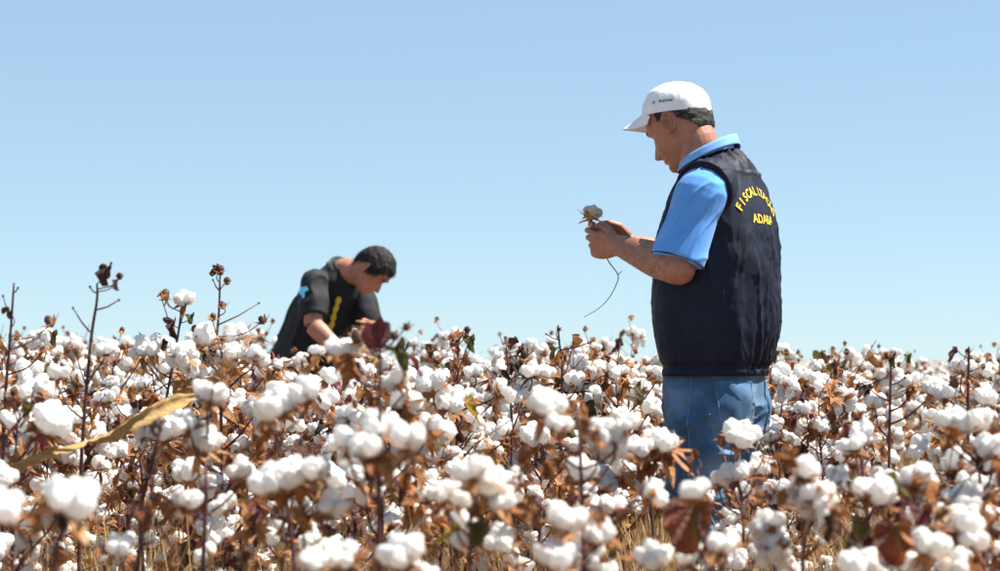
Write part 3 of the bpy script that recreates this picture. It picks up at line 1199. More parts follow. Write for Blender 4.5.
        v, f = drape(ln, [], Vector((.015, s * .6, .92 - g)), (1, 0, 0), (0, 0, 1), (0, -s, 0), jt, .001)
        v, f = tube(v, [.0013] * len(v), 5)
        mb = MB(); mb.add(v, f)
        link('side_seam', mb.mesh('side_seam', [M['denim_pale']]), jo)
    # boots
    for s in (1, -1):
        bt = remesh([capsule([(-.05, s * .116, .055), (.06, s * .125, .05), (.14, s * .135, .04)], [.05, .052, .044], 18), limb([(-.025, s * .116, .04), (-.02, s * .116, .17)], [.055, .058])], .006, 2, 'boot')
        c_ = get_co(bt); c_[:, 2] = np.maximum(c_[:, 2], 0.0); set_co(bt, c_)
        link('boot', bt, person, [M['boot']])

    # cap ------------------------------------------------------------
    CM = HM @ Matrix.Translation((-.004, 0, .022)) @ Matrix.Rotation(rad(9), 4, 'Y').inverted() @ Matrix.Rotation(rad(-6), 4, 'Y').inverted()
    CM = HM @ Matrix.Translation((-.003, 0, .018)) @ Matrix.Rotation(rad(-25), 4, 'Y')
    n, m_ = 120, 36
    rings_ = []
    for i in range(m_ + 1):
        q = i / m_
        zc = .095 * math.sin(q * math.pi / 2) ** .97
        rr_ = math.cos(q * math.pi / 2) ** .74
        ring_ = []
        for k in range(n):
            t_ = 2 * math.pi * k / n
            cx, cy = math.cos(t_), math.sin(t_)
            a_ = .1055 if cx > 0 else .1085
            seam = abs(((t_ / (2 * math.pi) * 6 + .5) % 1) - .5)
            s_ = 1 - .016 * math.exp(-(seam / .025) ** 2)
            fr_ = 1 + .035 * max(0, cx) * math.sin(q * math.pi) + .01 * math.sin(5 * t_ + 3) * math.sin(q * 3)
            ring_.append(Vector((a_ * rr_ * cx * s_ * fr_, .0885 * rr_ * cy * s_, zc)))
        rings_.append(ring_)
    inner = [[p * .985 + Vector((0, 0, .0)) for p in r_] for r_ in (rings_[2], rings_[0])]
    v, f = loft(rings_, False)
    f.append(tuple(range(m_ * n, (m_ + 1) * n)))
    arr = np.array([tuple(p) for p in v])
    arr *= (1 + .022 * fbm(arr * 30 + 2, 3) * np.clip(arr[:, 2] / .03, 0, 1))[:, None]
    mb = MB(); mb.add(xf([Vector(p) for p in arr], CM), f)
    v, f = loft([[p * .955 for p in rings_[5]], [p * .97 for p in rings_[0]], rings_[0]], False)
    mb.add(xf(v, CM), f)
    co_ = link('cap', mb.mesh('cap', [M['cap']]), person)
    ctree = bvh_of(co_.data)
    # brim
    def brim_pt(a, r, top):
        ax = .1055 * math.cos(a); ay = .0885 * math.sin(a)
        ext = .074 * max(0, math.cos(a * 90 / 68 * .98)) ** .55 * r
        x = ax + ext * (1 - .1 * abs(math.sin(a)))
        y = ay * (1 + .02 * r)
        return Vector((x, y, .004 - .42 * (x - ax) - 5.2 * (y * y) * (.55 + .45 * r) + .008 + (.0015 if top else -.0015) + .018 * math.sin(r * 1.2) * 0))
    bt_, rows = [], []
    na, nr = 40, 10
    mb = MB()
    for top_ in (True, False):
        v = [brim_pt(a, r, top_) for r in np.linspace(-.06, 1, nr) for a in np.linspace(-rad(68), rad(68), na)]
        f = [(j * na + i, j * na + i + 1, (j + 1) * na + i + 1, (j + 1) * na + i) for j in range(nr - 1) for i in range(na - 1)]
        if not top_:
            f = [tuple(reversed(q)) for q in f]
        mb.add(xf(v, CM), f)
    rim = [brim_pt(a, 1, True).lerp(brim_pt(a, 1, False), .5) for a in np.linspace(-rad(68), rad(68), na)]
    v, f = tube(xf(rim, CM), [.0019] * na, 6)
    mb.add(v, f)
    link('brim', mb.mesh('brim', [M['cap']]), co_)
    v, f = ICO[2]
    mb = MB(); mb.add(xf([(p[0] * .008 - .001, p[1] * .008, p[2] * .005 + .0945) for p in v], CM), f)
    link('button', mb.mesh('button', [M['cap']]), co_)
    R3 = CM.to_3x3()
    tv, tf = text_mesh('Bcarnes', .0135, .0003)
    v, f = drape(tv, tf, CM @ Vector((-.018, .3, .028)), R3 @ Vector((-1, 0, 0)), R3 @ Vector((0, 0, 1)), R3 @ Vector((0, -1, 0)), ctree, .0012)
    mb = MB(); mb.add(v, f)
    v, f = ICO[1]
    dia = [(0, .006), (-.004, 0), (0, -.006), (.004, 0)]
    v, f = drape(dia, [(0, 1, 2, 3)], CM @ Vector((.022, .3, .032)), R3 @ Vector((-1, 0, 0)), R3 @ Vector((0, 0, 1)), R3 @ Vector((0, -1, 0)), ctree, .0012)
    mb.add(v, f)
    link('side_print', mb.mesh('side_print', [M['green']], False), co_, smooth=False)
    mb = MB()
    for x0, w_, h_, y0 in ((-.02, .005, .022, 0), (-.010, .005, .016, -.003), (0, .005, .022, 0), (.011, .006, .018, .002), (.022, .005, .02, 0)):
        q = [(x0 - w_ / 2, y0 - h_ / 2), (x0 + w_ / 2, y0 - h_ / 2), (x0 + w_ / 2 + .003, y0 + h_ / 2), (x0 - w_ / 2 + .003, y0 + h_ / 2)]
        v, f = drape(q, [(0, 1, 2, 3)], CM @ Vector((.4, .012, .034)), R3 @ Vector((0, 1, 0)), R3 @ Vector((0, 0, 1)), R3 @ Vector((-1, 0, 0)), ctree, .0012)
        mb.add(v, f)
    link('front_print', mb.mesh('front_print', [M['blue_print']], False), co_, smooth=False)

    # hair below the cap ----------------------------------------------
    CI = CM.inverted()

    def inside(th_, u_):
        a_ = abs(th_)
        if a_ < rad(76):
            return False
        low = .004 if a_ < rad(86) else (.006 if a_ < rad(106) else -.012 - .058 * min(1, (a_ - rad(103)) / rad(45)))
        return u_ > low and u_ < .07 and (CI @ (HM @ head_point(th_, u_))).z < .004
    mb = hair_shell(HM, inside, .0035, .0022, 5)
    ht = BVHTree.FromPolygons(mb.v, mb.f)
    pts = [mb.v[rg.randrange(len(mb.v))] for _ in range(2600)]
    H3 = HM.to_3x3()
    strands(mb, rg, ht, pts, .011, lambda q: H3 @ Vector((-.5, 0, -.9)), .00045, .3)
    link('hair', mb.mesh('hair', [M['hair_grey']]), person)
    # hair on the forearm
    mb = MB()
    pts = []
    for _ in range(600):
        t_ = rg.uniform(.08, .92)
        p = el[1].lerp(wr[1], t_) + Vector((rg.gauss(0, .04), rg.uniform(.0, .06), rg.gauss(.005, .04)))
        pts.append(p)
    fd = (wr[1] - el[1]).normalized()
    strands(mb, rg, tree, pts, .013, lambda q: fd * .8 + Vector((0, 0, -.5)), .00022, .22)
    link('arm_hair', mb.mesh('arm_hair', [M['hair_black']]), person)
    return person, LH, person.matrix_basis.copy()


man1, LH1, _ = standing_man()
bpy.context.view_layer.update()
MAN1 = man1.matrix_world.copy()


# ---- the bending man
def bending_man():
    X0, Y0 = (300 - 500) * .00495, 9.9
    g = ground_z(X0, Y0)
    hip = Vector((0, 0, .90 - g))
    nb = Vector((.335, 0, 1.372 - g))
    ax = (nb - hip).normalized()
    HC = Vector((.500, .055, 1.374 - g))
    HM = Matrix.Translation(HC) @ Matrix.Rotation(rad(24), 4, 'Z') @ Matrix.Rotation(rad(56), 4, 'Y') @ Matrix.Rotation(rad(-6), 4, 'X') @ Matrix.Scale(.93, 4)
    pcs = [(xf(v, HM), f) for v, f in head_pieces()]
    pcs.append(limb([HM @ Vector((-.012, 0, -.03)), HM @ Vector((-.022, 0, -.09)), nb + Vector((.01, 0, -.01)), nb - ax * .08], [(.058, .056), (.056, .056), (.064, .062), (.08, .08)], side=(0, 1, 0)))
    side = Vector((0, 1, 0))
    fw = side.cross(ax).normalized()                          # chest direction

    def trunk(secs, n=50, e=2.3):
        rings = []
        for s_, off, A, B in secs:
            c = hip + ax * s_ + fw * off
            rings.append([c + fw * (A * math.copysign(abs(math.cos(t)) ** (2 / e), math.cos(t))) + side * (B * math.copysign(abs(math.sin(t)) ** (2 / e), math.sin(t))) for t in np.linspace(0, 2 * math.pi, n, endpoint=False)])
        return loft(rings)
    pcs.append(trunk([(-.04, 0, .09, .12), (.2, 0, .10, .125), (.43, -.005, .085, .115), (.51, -.005, .055, .08)]))
    sh = {-1: nb - ax * .075 + Vector((-.005, -.150, 0)), 1: nb - ax * .075 + Vector((-.005, .132, 0))}
    el = {-1: Vector((.35, -.205, 1.095 - g)), 1: Vector((.36, .150, 1.085 - g))}
    wr = {-1: Vector((.475, -.135, .965 - g)), 1: Vector((.50, .035, 1.055 - g))}
    for s in (1, -1):
        d = (wr[s] - el[s]).normalized()
        pcs.append(limb([sh[s], sh[s].lerp(el[s], .5), el[s]], [.055, .050, .043]))
        pcs.append(limb([el[s] - Vector((.004, 0, .0)), el[s].lerp(wr[s], .3), el[s].lerp(wr[s], .7), wr[s], wr[s] + d * .02], [.043, .046, .036, .027, .026]))
        hx = d + Vector((.2, -.55 * s, .05 if s < 0 else .35))
        hm = frame_from(hx, (.1, 0, 1) if s > 0 else (.5, 0, .9), wr[s] + d * .01)
        zl = hm.to_3x3() @ Vector((0, 0, 1))
        fl = 1 if zl.y * s > 0 else -1
        pcs += hand_pieces(hm, fl, [(.35, .6, .4), (.5, .7, .4), (.6, .8, .4), (.7, .8, .4)], [(.012, .026, -.006), (.042, .050, -.018), (.072, .055, -.030), (.096, .050, -.036)])
        pcs.append(limb([(0, s * .085, .92 - g), (.03, s * .1, .70 - g), (.03, s * .11, .47 - g), (0, s * .115, .28 - g), (-.02, s * .12, .10 - g), (0, s * .12, .05)], [.085, .075, .055, .05, .035, .04]))
        pcs.append(capsule([(-.03, s * .12, .045), (.1, s * .135, .035)], [.036, .032], 12))
    body = remesh(pcs, .004, 3, 'person')
    person = link('person', body, None, [M['skin']])
    person.location = (X0, Y0, g)
    person.rotation_euler = (0, 0, rad(-45))
    tag(person, 'dark-haired man in black shirt bending over the cotton with head bowed', 'person')
    tree = bvh_of(body)
    rg = random.Random(12)
    eyes(person, HM, body)
    brows(person, HM, tree, M['hair_black'])
    # shirt
    ps = [trunk([(-.06, .0, .125, .165), (.05, .0, .130, .172), (.2, .005, .132, .168), (.35, .0, .126, .166), (.44, -.01, .112, .158), (.50, -.002, .098, .128), (.545, .004, .088, .098), (.575, .0, .068, .074), (.595, .0, .062, .064)])]
    for s in (1, -1):
        a, b = sh[s], el[s]
        d_ = (b - a).normalized()
        ps.append(limb([a + Vector((-.005, -s * .07, -.012)), a + Vector((0, 0, -.004)), a + d_ * .09, a.lerp(b, .80 if s < 0 else 1.0)], [.050, .061, .066, .068]))
    shirt = remesh(ps, .006, 4, 'shirt')
    co, no = get_co(shirt), get_no(shirt)
    d = .006 * fbm(co * 9 + 4, 3)
    f1 = 1 - np.abs(vnoise(np.c_[co[:, 0] * 9 + co[:, 2] * 8, co[:, 1] * 6, co[:, 2] * 5 - co[:, 0] * 8])) * 2
    d += .013 * np.clip(f1, 0, 1) ** 2
    set_co(shirt, co + no * d[:, None])
    so_ = link('shirt', shirt, person, [M['black']])
    st = bvh_of(shirt)
    # collar
    mb = MB()
    rr = []
    u1 = fw; 
    for o_, h_ in ((-.002, -.02), (0, .010), (.004, .018), (.011, .016), (.018, .0), (.024, -.016), (.020, -.016)):
        rr.append([nb + ax * (h_ - .012 - .018 * math.cos(t)) + fw * ((.066 + o_) * math.cos(t)) + side * ((.066 + o_) * math.sin(t)) for t in np.linspace(0, 2 * math.pi, 48, endpoint=False)])
    v, f = loft(rr, False)
    mb.add(v, f)
    link('collar', mb.mesh('collar', [M['black_soft']]), so_)
    # light blue emblem on the near sleeve
    a, b = sh[-1], el[-1]
    cen = a.lerp(b, .34)
    d_ = (b - a).normalized()
    outw = Vector((.15, -1, .1)); outw = (outw - d_ * outw.dot(d_)).normalized()
    uu = d_.cross(outw)
    if uu.x < 0:
        uu = -uu
    mb = MB()
    for q in ([(-.034, -.010), (-.012, -.022), (.028, -.016), (.040, .004), (.012, .014), (-.020, .016)],
              [(-.006, .013), (.014, .013), (.018, .036), (.004, .042)], [(-.046, -.014), (-.034, -.028), (-.024, -.020), (-.036, -.006)]):
        v, f = drape(q, [tuple(range(len(q)))], cen + outw * .4, uu, d_, -outw, st, .010)
        mb.add(v, f)
    link('sleeve_emblem', mb.mesh('sleeve_emblem', [M['light_blue']], False), so_, smooth=False)
    # yellow braided strip down the chest
    mb = MB()
    path = []
    for i in range(60):
        t = i / 59
        s0 = nb - ax * (.10 + .33 * t) + side * (-.050 - .005 * t) + fw * .6
        h = st.ray_cast(s0, -fw)
        path.append((h[0] if h[0] is not None else s0 - fw * .45) + fw * .006)
    rs = [(.0185 * (.45 + .55 * abs(math.sin(i / 59 * math.pi * 8))), .008) for i in range(60)]
    v, f = tube(path, rs, 10, True, side)
    mb.add(v, f)
    link('yellow_strip', mb.mesh('yellow_strip', [M['yellow']]), so_)
    # trousers and boots (behind the plants)
    pj = [trunk([(-.10, -.01, .12, .155), (0, -.01, .13, .165), (.06, 0, .125, .16)])]
    for s in (1, -1):
        pj.append(limb([(-.01, s * .085, .86 - g), (.02, s * .095, .70 - g), (.03, s * .108, .47 - g), (0, s * .115, .28 - g), (-.012, s * .12, .07)], [.095, .09, .074, .07, .07]))
    tj = remesh(pj, .008, 3, 'trousers')
    link('trousers', tj, person, [M['denim']])
    for s in (1, -1):
        bt = remesh([capsule([(-.05, s * .12, .055), (.06, s * .13, .05), (.14, s * .14, .04)], [.05, .052, .044], 16), limb([(-.025, s * .12, .04), (-.02, s * .12, .17)], [.055, .058])], .008, 2, 'boot')
        c_ = get_co(bt); c_[:, 2] = np.maximum(c_[:, 2], 0.0); set_co(bt, c_)
        link('boot', bt, person, [M['boot']])

    # hair
    def inside(th_, u_):
        a_ = abs(th_)
        if a_ < rad(50):
            return u_ > .052
        if a_ < rad(75):
            return u_ > .030 - .05 * (a_ - rad(50)) / rad(25)
        if a_ < rad(90):
            return u_ > -.022
        if a_ < rad(108):
            return u_ > .006
        return u_ > -.005 - .060 * min(1, (a_ - rad(108)) / rad(40))
    mb = hair_shell(HM, inside, .011, .0035, 9)
    ht = BVHTree.FromPolygons(mb.v, mb.f)
    H3 = HM.to_3x3()
    pts = [mb.v[rg.randrange(len(mb.v))] for _ in range(4500)]
    strands(mb, rg, ht, pts, .034, lambda q: H3 @ Vector((.7, .2, -.5)) if (HM.inverted() @ q).z > .04 else H3 @ Vector((-.3, 0, -.9)), .0009, .45)
    link('hair', mb.mesh('hair', [M['hair_black']]), person)


bending_man()


# ---- the sprig the standing man holds
def held_sprig():
    c = at(591.5, 219, 5.84)
    root = empty('cotton_sprig', c)
    tag(root, 'small cotton sprig with one brown boll pinched between the standing man\'s fingers', 'sprig')
    cream = mat('cream_lint', [(.74, .60, .42), (.88, .82, .70), (.90, .88, .82)], 1.0, 60, .5, 200, 0, .05, trans=.55)
    b = part('boll', fluff_mesh(301, 'tight').mesh('boll_fluff', [cream]), root, rot_to((.25, .25, 1), 0, (.0, 0, .006), 1.05))
    part('bur', BURS[2], b, Matrix.Scale(.75, 4))
    part('bract', BURS[4], b, Matrix.Translation((-.004, 0, .006)) @ Matrix.Rotation(1.2, 4, 'Y') @ Matrix.Scale(.55, 4))
    pts = [at(x, y, 5.84 + (0 if y < 255 else -.01)) - c for x, y in ((592, 221), (597, 236), (604, 252), (609, 262), (618, 275), (616, 285), (609, 298), (598, 309), (584, 317))]
    mb = MB()
    P = spline([tuple(p) for p in pts], 4)
    v, f = tube([Vector(p) for p in P], [.0022 - .0014 * i / len(P) for i in range(len(P))], 6)
    mb.add(v, f)
    v, f = tube([at(617.5, 275, 5.83) - c, at(622, 271, 5.83) - c], [.0016, .001], 5)
    mb.add(v, f)
    v, f = tube([at(588, 219, 5.83) - c, at(577.5, 209, 5.83) - c], [.0012, .0006], 4)
    mb.add(v, f)
    m = mat('green_stem', [(.03, .07, .05), (.05, .10, .06)], .5, 30)
    link('stem', mb.mesh('stem', [m]), root)


held_sprig()

# ------------------------------------------------------------------ landmark cotton plants, one by one
def landmark(label, D, stem, bolls=(), leaves=(), twigs=(), buds=(), root_px=None, seed=1, red=False, group=None):
    """stem: photo pixels from low to high at distance D; bolls (px,py,width px,kind); leaves (px,py,size px,kind,heading,droop,roll)"""
    rg = random.Random(seed * 77)
    bx = (root_px if root_px is not None else stem[0][0] + rg.uniform(-6, 6))
    base = Vector(((bx - 500) * D / FPX, D, 0))
    base.z = ground_z(base.x, D) - .01
    root = empty('cotton_plant', base)
    tag(root, label, 'cotton plant', group)
    sp = [Vector((0, 0, 0))] + [at(x, y, D + rg.uniform(-.015, .015)) - base for x, y in stem]
    if sp[1].z > .3:
        sp.insert(1, sp[0].lerp(sp[1], .5) + Vector((rg.uniform(-.02, .02), rg.uniform(-.02, .02), 0)))
    S = [Vector(p) for p in spline([tuple(p) for p in sp], 5)]
    mb = MB()
    r0 = .0062
    v, f = tube(S, [r0 - (r0 - .0022) * i / (len(S) - 1) for i in range(len(S))], 7)
    mb.add(v, f)

    def branch(q, r=.0026, drop=.05):
        best = min(S, key=lambda p: (p - q).length + 3 * max(0, p.z - (q.z - drop)))
        mid = best.lerp(q, .55) + Vector((rg.uniform(-.01, .01), rg.uniform(-.01, .01), -.25 * (q - best).length * .5))
        P = spline([tuple(best), tuple(mid), tuple(q)], 4)
        v, f = tube([Vector(p) for p in P], [r - .3 * r * i / len(P) for i in range(len(P))], 6)
        mb.add(v, f)
    for x, y, w, kind in bolls:
        size = w * D / FPX / {'open': .106, 'droop': .086, 'tight': .052}[kind]
        q = at(x, y, D + rg.uniform(-.05, .05)) - base
        ax = Vector((rg.uniform(-.5, .5), rg.uniform(-.75, .1), 1.0)).normalized()
        if kind == 'droop':
            ax = Vector((rg.uniform(-.2, .2), rg.uniform(-.2, .2), 1)).normalized()
        o = q - ax * .015 * size
        branch(o - ax * .028 * size)
        add_boll(root, kind, rg.randrange(9), rot_to(ax, rg.uniform(0, 6.28), o, size))
    for x, y, w, kind, hd, dr, ro in leaves:
        q = at(x, y, D + rg.uniform(-.04, .02)) - base
        s = w * D / FPX / 1.9
        mx = leaf_mtx(q, hd, dr, ro, s)
        L = LEAVES[kind]
        c = mx @ Vector((.45, 0, 0)) - q
        mx.translation = q - c
        branch(q - c, .0014, .02)
        if kind in ('rust', 'dark'):
            for _ in range(3):
                m2 = leaf_mtx(q - c * .6 + Vector((rg.uniform(-.4, .4), rg.uniform(-.4, .4), rg.uniform(-.4, .4))) * s, hd + rg.uniform(-1.2, 1.2), dr + rg.uniform(-.6, .6), ro + rg.uniform(-.8, .8), s * rg.uniform(.5, .75))
                part('leaf', L[rg.randrange(len(L))], root, m2)
        else:
            part('leaf', L[rg.randrange(len(L))], root, mx)
    for (x0, y0), (x1, y1) in twigs:
        a, b = at(x0, y0, D) - base, at(x1, y1, D + rg.uniform(-.06, .06)) - base
        v, f = tube([a, a.lerp(b, .5) + Vector((0, 0, -.004)), b], [.0021, .0018, .0012], 5)
        mb.add(v, f)
        v, f = lump(b, (.003, .003, .0035), (0, 0, 1), x0, 1)
        mb.add(v, f)
    for x, y, w in buds:
        q = at(x, y, D) - base
        branch(q, .0016, .03)
        part('bud', BUDS[rg.randrange(3)], root, rot_to((rg.uniform(-.6, .6), rg.uniform(-.6, .2), .8), 0, q - Vector((0, 0, .01)), w * D / FPX / .04))
    part('stem', mb.mesh('stem', [M['stem']]), root, IDM)
    return root


pi = math.pi
landmark('cotton plant with bare dark stem standing tall at the left picture edge', 4.4, [(3, 470), (5, 400), (10, 340), (14, 283)],
         [(38, 342, 28, 'open'), (34, 385, 30, 'open'), (12, 420, 30, 'open')], [(8, 314, 17, 'dark', 2.6, .6, .3)],
         [((12, 322), (3, 296)), ((9, 350), (40, 336)), ((13, 292), (18, 288)), ((4, 402), (30, 383))], [(53, 322, 20)], seed=1)
landmark('tall bare cotton stem topped by a curled dark brown leaf, left side', 4.3, [(80, 500), (84, 420), (91, 340), (97, 300), (97, 284)],
         [(105, 350, 26, 'open'), (60, 372, 30, 'open')], [(106, 273, 27, 'flat_brown', 4.4, 1.2, .3), (117, 284, 14, 'dark', 4.0, 1.3, .4)],
         [((90, 332), (73, 308)), ((96, 310), (119, 300)), ((97, 293), (90, 287)), ((86, 385), (75, 350)), ((84, 420), (105, 395))], [(120, 275, 13)], seed=2)
landmark('cotton plant with plum pods below a high open boll beside the left bare stems', 4.9, [(140, 520), (155, 450), (168, 390), (178, 335), (181, 312)],
         [(184, 299, 27, 'open'), (150, 346, 34, 'open'), (140, 352, 26, 'open'), (200, 372, 30, 'open')], [(173, 326, 24, 'plum', 4.4, 1.2, .3), (168, 345, 22, 'dark', 3.4, 1.2, .5), (163, 297, 18, 'rust', 2.8, .4, .2), (190, 318, 16, 'olive', 5, .8, .2)],
         [((176, 340), (162, 300)), ((166, 395), (200, 420))], [(164, 296, 18), (196, 330, 16)], seed=3)
landmark('cotton plant with thin bare top carrying small dried pods and one long side twig', 4.9, [(209, 470), (212, 400), (216, 345), (219, 310), (220, 276)],
         [(236, 333, 32, 'open'), (204, 345, 26, 'open'), (232, 352, 28, 'open')], [(217, 270, 16, 'dark', 4.2, .6, .5), (212, 352, 20, 'dark', 4.4, 1.2, .2), (222, 372, 26, 'rust', 5.6, .8, .3)],
         [((218, 325), (259, 303)), ((219, 290), (213, 280))], [(219, 271, 17), (227, 281, 14), (223, 305, 13), (264, 320, 15)], seed=4)
landmark('very near cotton plant at lower left bearing one big round blurred boll', 2.55, [(48, 700), (55, 570), (66, 525)], [(70, 497, 66, 'open'), (4, 508, 54, 'open')], [(62, 520, 30, 'dark', 3.6, 1.2, .4), (40, 520, 36, 'rust', 3.3, .6, .6)], seed=5)
landmark('cotton plant with two stacked full bolls on a straight dark stem, left of centre', 3.5, [(200, 620), (203, 560), (206, 490), (205, 460)], [(211, 394, 46, 'open'), (205, 441, 46, 'open'), (185, 425, 34, 'open'), (240, 470, 34, 'open')],
         [(222, 372, 30, 'rust', .4, .3, .2), (160, 500, 30, 'rust', 4.2, .9, .5)], [((205, 490), (260, 470)), ((204, 520), (165, 500))], seed=6)
landmark('cotton plant with a pair of large smooth bolls left of the plum leaf', 3.2, [(300, 640), (292, 540), (278, 450), (272, 425)], [(303, 390, 42, 'open'), (276, 404, 50, 'open')], [(270, 425, 36, 'rust', 4.4, .9, .4)],
         [((276, 440), (330, 475))], seed=7)
landmark('cotton plant with a wide row of three shaded bolls above brown husks', 3.0, [(310, 660), (306, 580), (302, 505)], [(268, 482, 44, 'open'), (292, 474, 50, 'open'), (312, 470, 44, 'open'), (332, 505, 38, 'open')],
         [(300, 505, 50, 'rust', 4.4, 1.0, .3), (330, 520, 34, 'rust', 5.2, .8, .5)], seed=8)
landmark('cotton plant crowned by a big cluster of bolls over hanging rusty leaves, at centre', 2.95, [(376, 660), (378, 560), (379, 470), (380, 400), (379, 360)],
         [(352, 440, 46, 'open'), (379, 428, 52, 'open'), (408, 436, 46, 'open'), (366, 450, 44, 'open')],
         [(386, 470, 44, 'rust', 4.7, 1.35, .3), (408, 474, 46, 'rust', 5.2, 1.4, .6), (372, 474, 34, 'dark', 4.2, 1.2, .4)], [((380, 452), (318, 408)), ((379, 520), (440, 400))], seed=9)
landmark('cotton plant with an upright plum leaf beside pink bract, in front of the bending man', 3.5, [(380, 620), (379, 520), (378, 430), (380, 370), (379, 350)],
         [(338, 347, 36, 'open'), (352, 350, 30, 'open'), (396, 380, 40, 'open')], [(378, 338, 44, 'flat_dark', 4.7, -1.3, .35), (398, 352, 34, 'olive', 5.4, .7, .5), (414, 364, 30, 'plum', .4, .9, .2), (345, 372, 46, 'rust', 4.4, 1.1, .2), (380, 395, 36, 'rust', 5.2, 1.0, .3)],
         [], [(362, 340, 30), (407, 325, 14), (394, 334, 15)], seed=10)
landmark('cotton plant with dense pile of bolls above yellow-green leaves, right of centre cluster', 2.95, [(470, 660), (470, 580), (470, 510)], [(452, 496, 46, 'open'), (486, 482, 52, 'open'), (470, 472, 44, 'open'), (500, 500, 40, 'open'), (440, 492, 34, 'open')],
         [(450, 534, 34, 'yellow', 3.4, .4, .4), (472, 532, 36, 'olive', 5.6, 1.0, .4), (478, 512, 30, 'rust', 5, 1.1, .4)], seed=11)
landmark('low near cotton plant with bolls cut by the bottom edge, below centre', 2.8, [(395, 690), (398, 610), (398, 575)], [(400, 552, 54, 'open'), (340, 556, 46, 'open'), (312, 562, 36, 'open'), (425, 575, 40, 'open')], [(372, 560, 40, 'rust', 3.8, .9, .2)], [((398, 600), (350, 500))], seed=12)
landmark('red-stemmed cotton plant with broad pale bolls left of the standing man', 3.2, [(585, 660), (584, 570), (582, 500), (579, 430), (577, 405)],
         [(546, 405, 46, 'open'), (600, 428, 34, 'droop'), (612, 440, 36, 'droop'), (625, 424, 30, 'open'), (560, 425, 30, 'open')],
         [(574, 410, 34, 'rust', 1.2, -.4, .4), (530, 466, 46, 'rust', 3.6, .5, .5), (592, 428, 36, 'rust', 5.0, 1.1, .4), (545, 475, 34, 'rust', 4.6, .8, .3)],
         [((583, 500), (640, 465)), ((582, 520), (520, 485)), ((584, 560), (650, 480))], seed=13)
landmark('low cotton plant with two round bolls one above the other, bottom centre', 2.85, [(572, 690), (568, 620), (575, 560)], [(566, 520, 50, 'open'), (557, 556, 54, 'open'), (598, 532, 38, 'open')], [(600, 520, 30, 'rust', .5, .5, .4)], [((575, 560), (500, 520))], seed=14)
landmark('cotton plant with orange bracts and upright bolls against the left jeans leg', 4.0, [(655, 600), (652, 520), (648, 470)], [(640, 446, 30, 'open'), (664, 440, 28, 'tight'), (625, 452, 28, 'open'), (652, 436, 26, 'open')],
         [(648, 462, 40, 'rust', 3.8, .6, .3), (662, 462, 30, 'rust', 5.6, .5, .4), (640, 475, 36, 'rust', 4.5, 1.0, .3)], seed=15)
landmark('near cotton plant with a large green and red leaf below the jeans', 2.95, [(700, 690), (706, 600), (712, 560)], [(652, 556, 44, 'open'), (690, 558, 40, 'open'), (724, 545, 40, 'open'), (694, 492, 34, 'open')],
         [(690, 522, 70, 'flat', 4.4, 1.05, .2), (705, 560, 36, 'rust', 4.4, 1.0, .2)], [((690, 600), (760, 480))], seed=16)
landmark('cotton plant with dried folded leaf on a bare twig in front of the jeans', 3.9, [(715, 620), (712, 560), (704, 500), (697, 470)], [(735, 560, 32, 'open')], [(694, 463, 30, 'mixed', 3.7, .9, .5)], [((702, 495), (690, 500))], seed=17)
landmark('cotton plant with tight round bolls in front of the jeans back pocket', 4.1, [(748, 620), (744, 550), (742, 495)], [(740, 436, 40, 'open'), (734, 474, 42, 'open'), (760, 466, 34, 'open'), (722, 480, 28, 'open')],
         [(768, 462, 24, 'rust', .3, .6, .4), (735, 500, 30, 'rust', 4.6, 1.0, .4), (728, 446, 24, 'rust', 3.6, .8, .2)], [((744, 550), (770, 455)), ((743, 520), (720, 440))], seed=18)
landmark('near cotton plant with long drooping fluffy bolls right of the jeans', 3.15, [(800, 660), (803, 560), (806, 480), (795, 465)], [(805, 470, 38, 'open'), (818, 496, 46, 'droop'), (806, 486, 36, 'droop'), (768, 522, 42, 'droop'), (776, 545, 36, 'droop')],
         [(790, 462, 34, 'rust', 3.4, .4, .3), (772, 500, 40, 'rust', 4.6, .6, .4)], [((804, 540), (835, 470))], seed=19)
landmark('red-stemmed forked cotton plant with plump bolls at right', 3.75, [(872, 640), (869, 560), (866, 500), (860, 455), (855, 435)],
         [(852, 446, 34, 'open'), (838, 476, 32, 'open'), (852, 488, 32, 'open'), (882, 480, 34, 'open'), (898, 495, 36, 'open'), (905, 512, 32, 'open'), (862, 430, 30, 'open')],
         [(885, 450, 28, 'rust', 5.5, .8, .3), (848, 455, 24, 'rust', 3.8, .9, .3)], [((868, 520), (838, 508)), ((867, 510), (895, 465)), ((869, 540), (890, 515))], seed=20)
landmark('cotton plant with a maroon leaf over a full boll at upper right', 4.7, [(968, 560), (968, 470), (968, 400), (969, 352), (969, 348)], [(963, 368, 28, 'open'), (945, 395, 28, 'open'), (985, 398, 28, 'open')], [(954, 354, 24, 'flat_dark', 3.6, .8, .9), (960, 384, 28, 'rust', 3.6, .5, .3)],
         [((969, 372), (990, 360)), ((968, 425), (925, 402))], [(969, 350, 10)], seed=21)
landmark('cotton plant with slim plum stem topped by small green-brown leaves, right side', 4.8, [(888, 560), (889, 470), (890, 400), (891, 362)], [(908, 383, 28, 'open'), (932, 388, 26, 'open'), (875, 400, 28, 'open')], [(892, 358, 17, 'olive', 4.6, .8, .4), (908, 358, 13, 'olive', 4.9, 1.0, .3), (862, 393, 26, 'dark', 4.2, .9, .4), (912, 392, 28, 'rust', 5.2, .4, .3)],
         [((890, 402), (866, 386)), ((890, 385), (905, 378))], [(889, 355, 12)], seed=22)
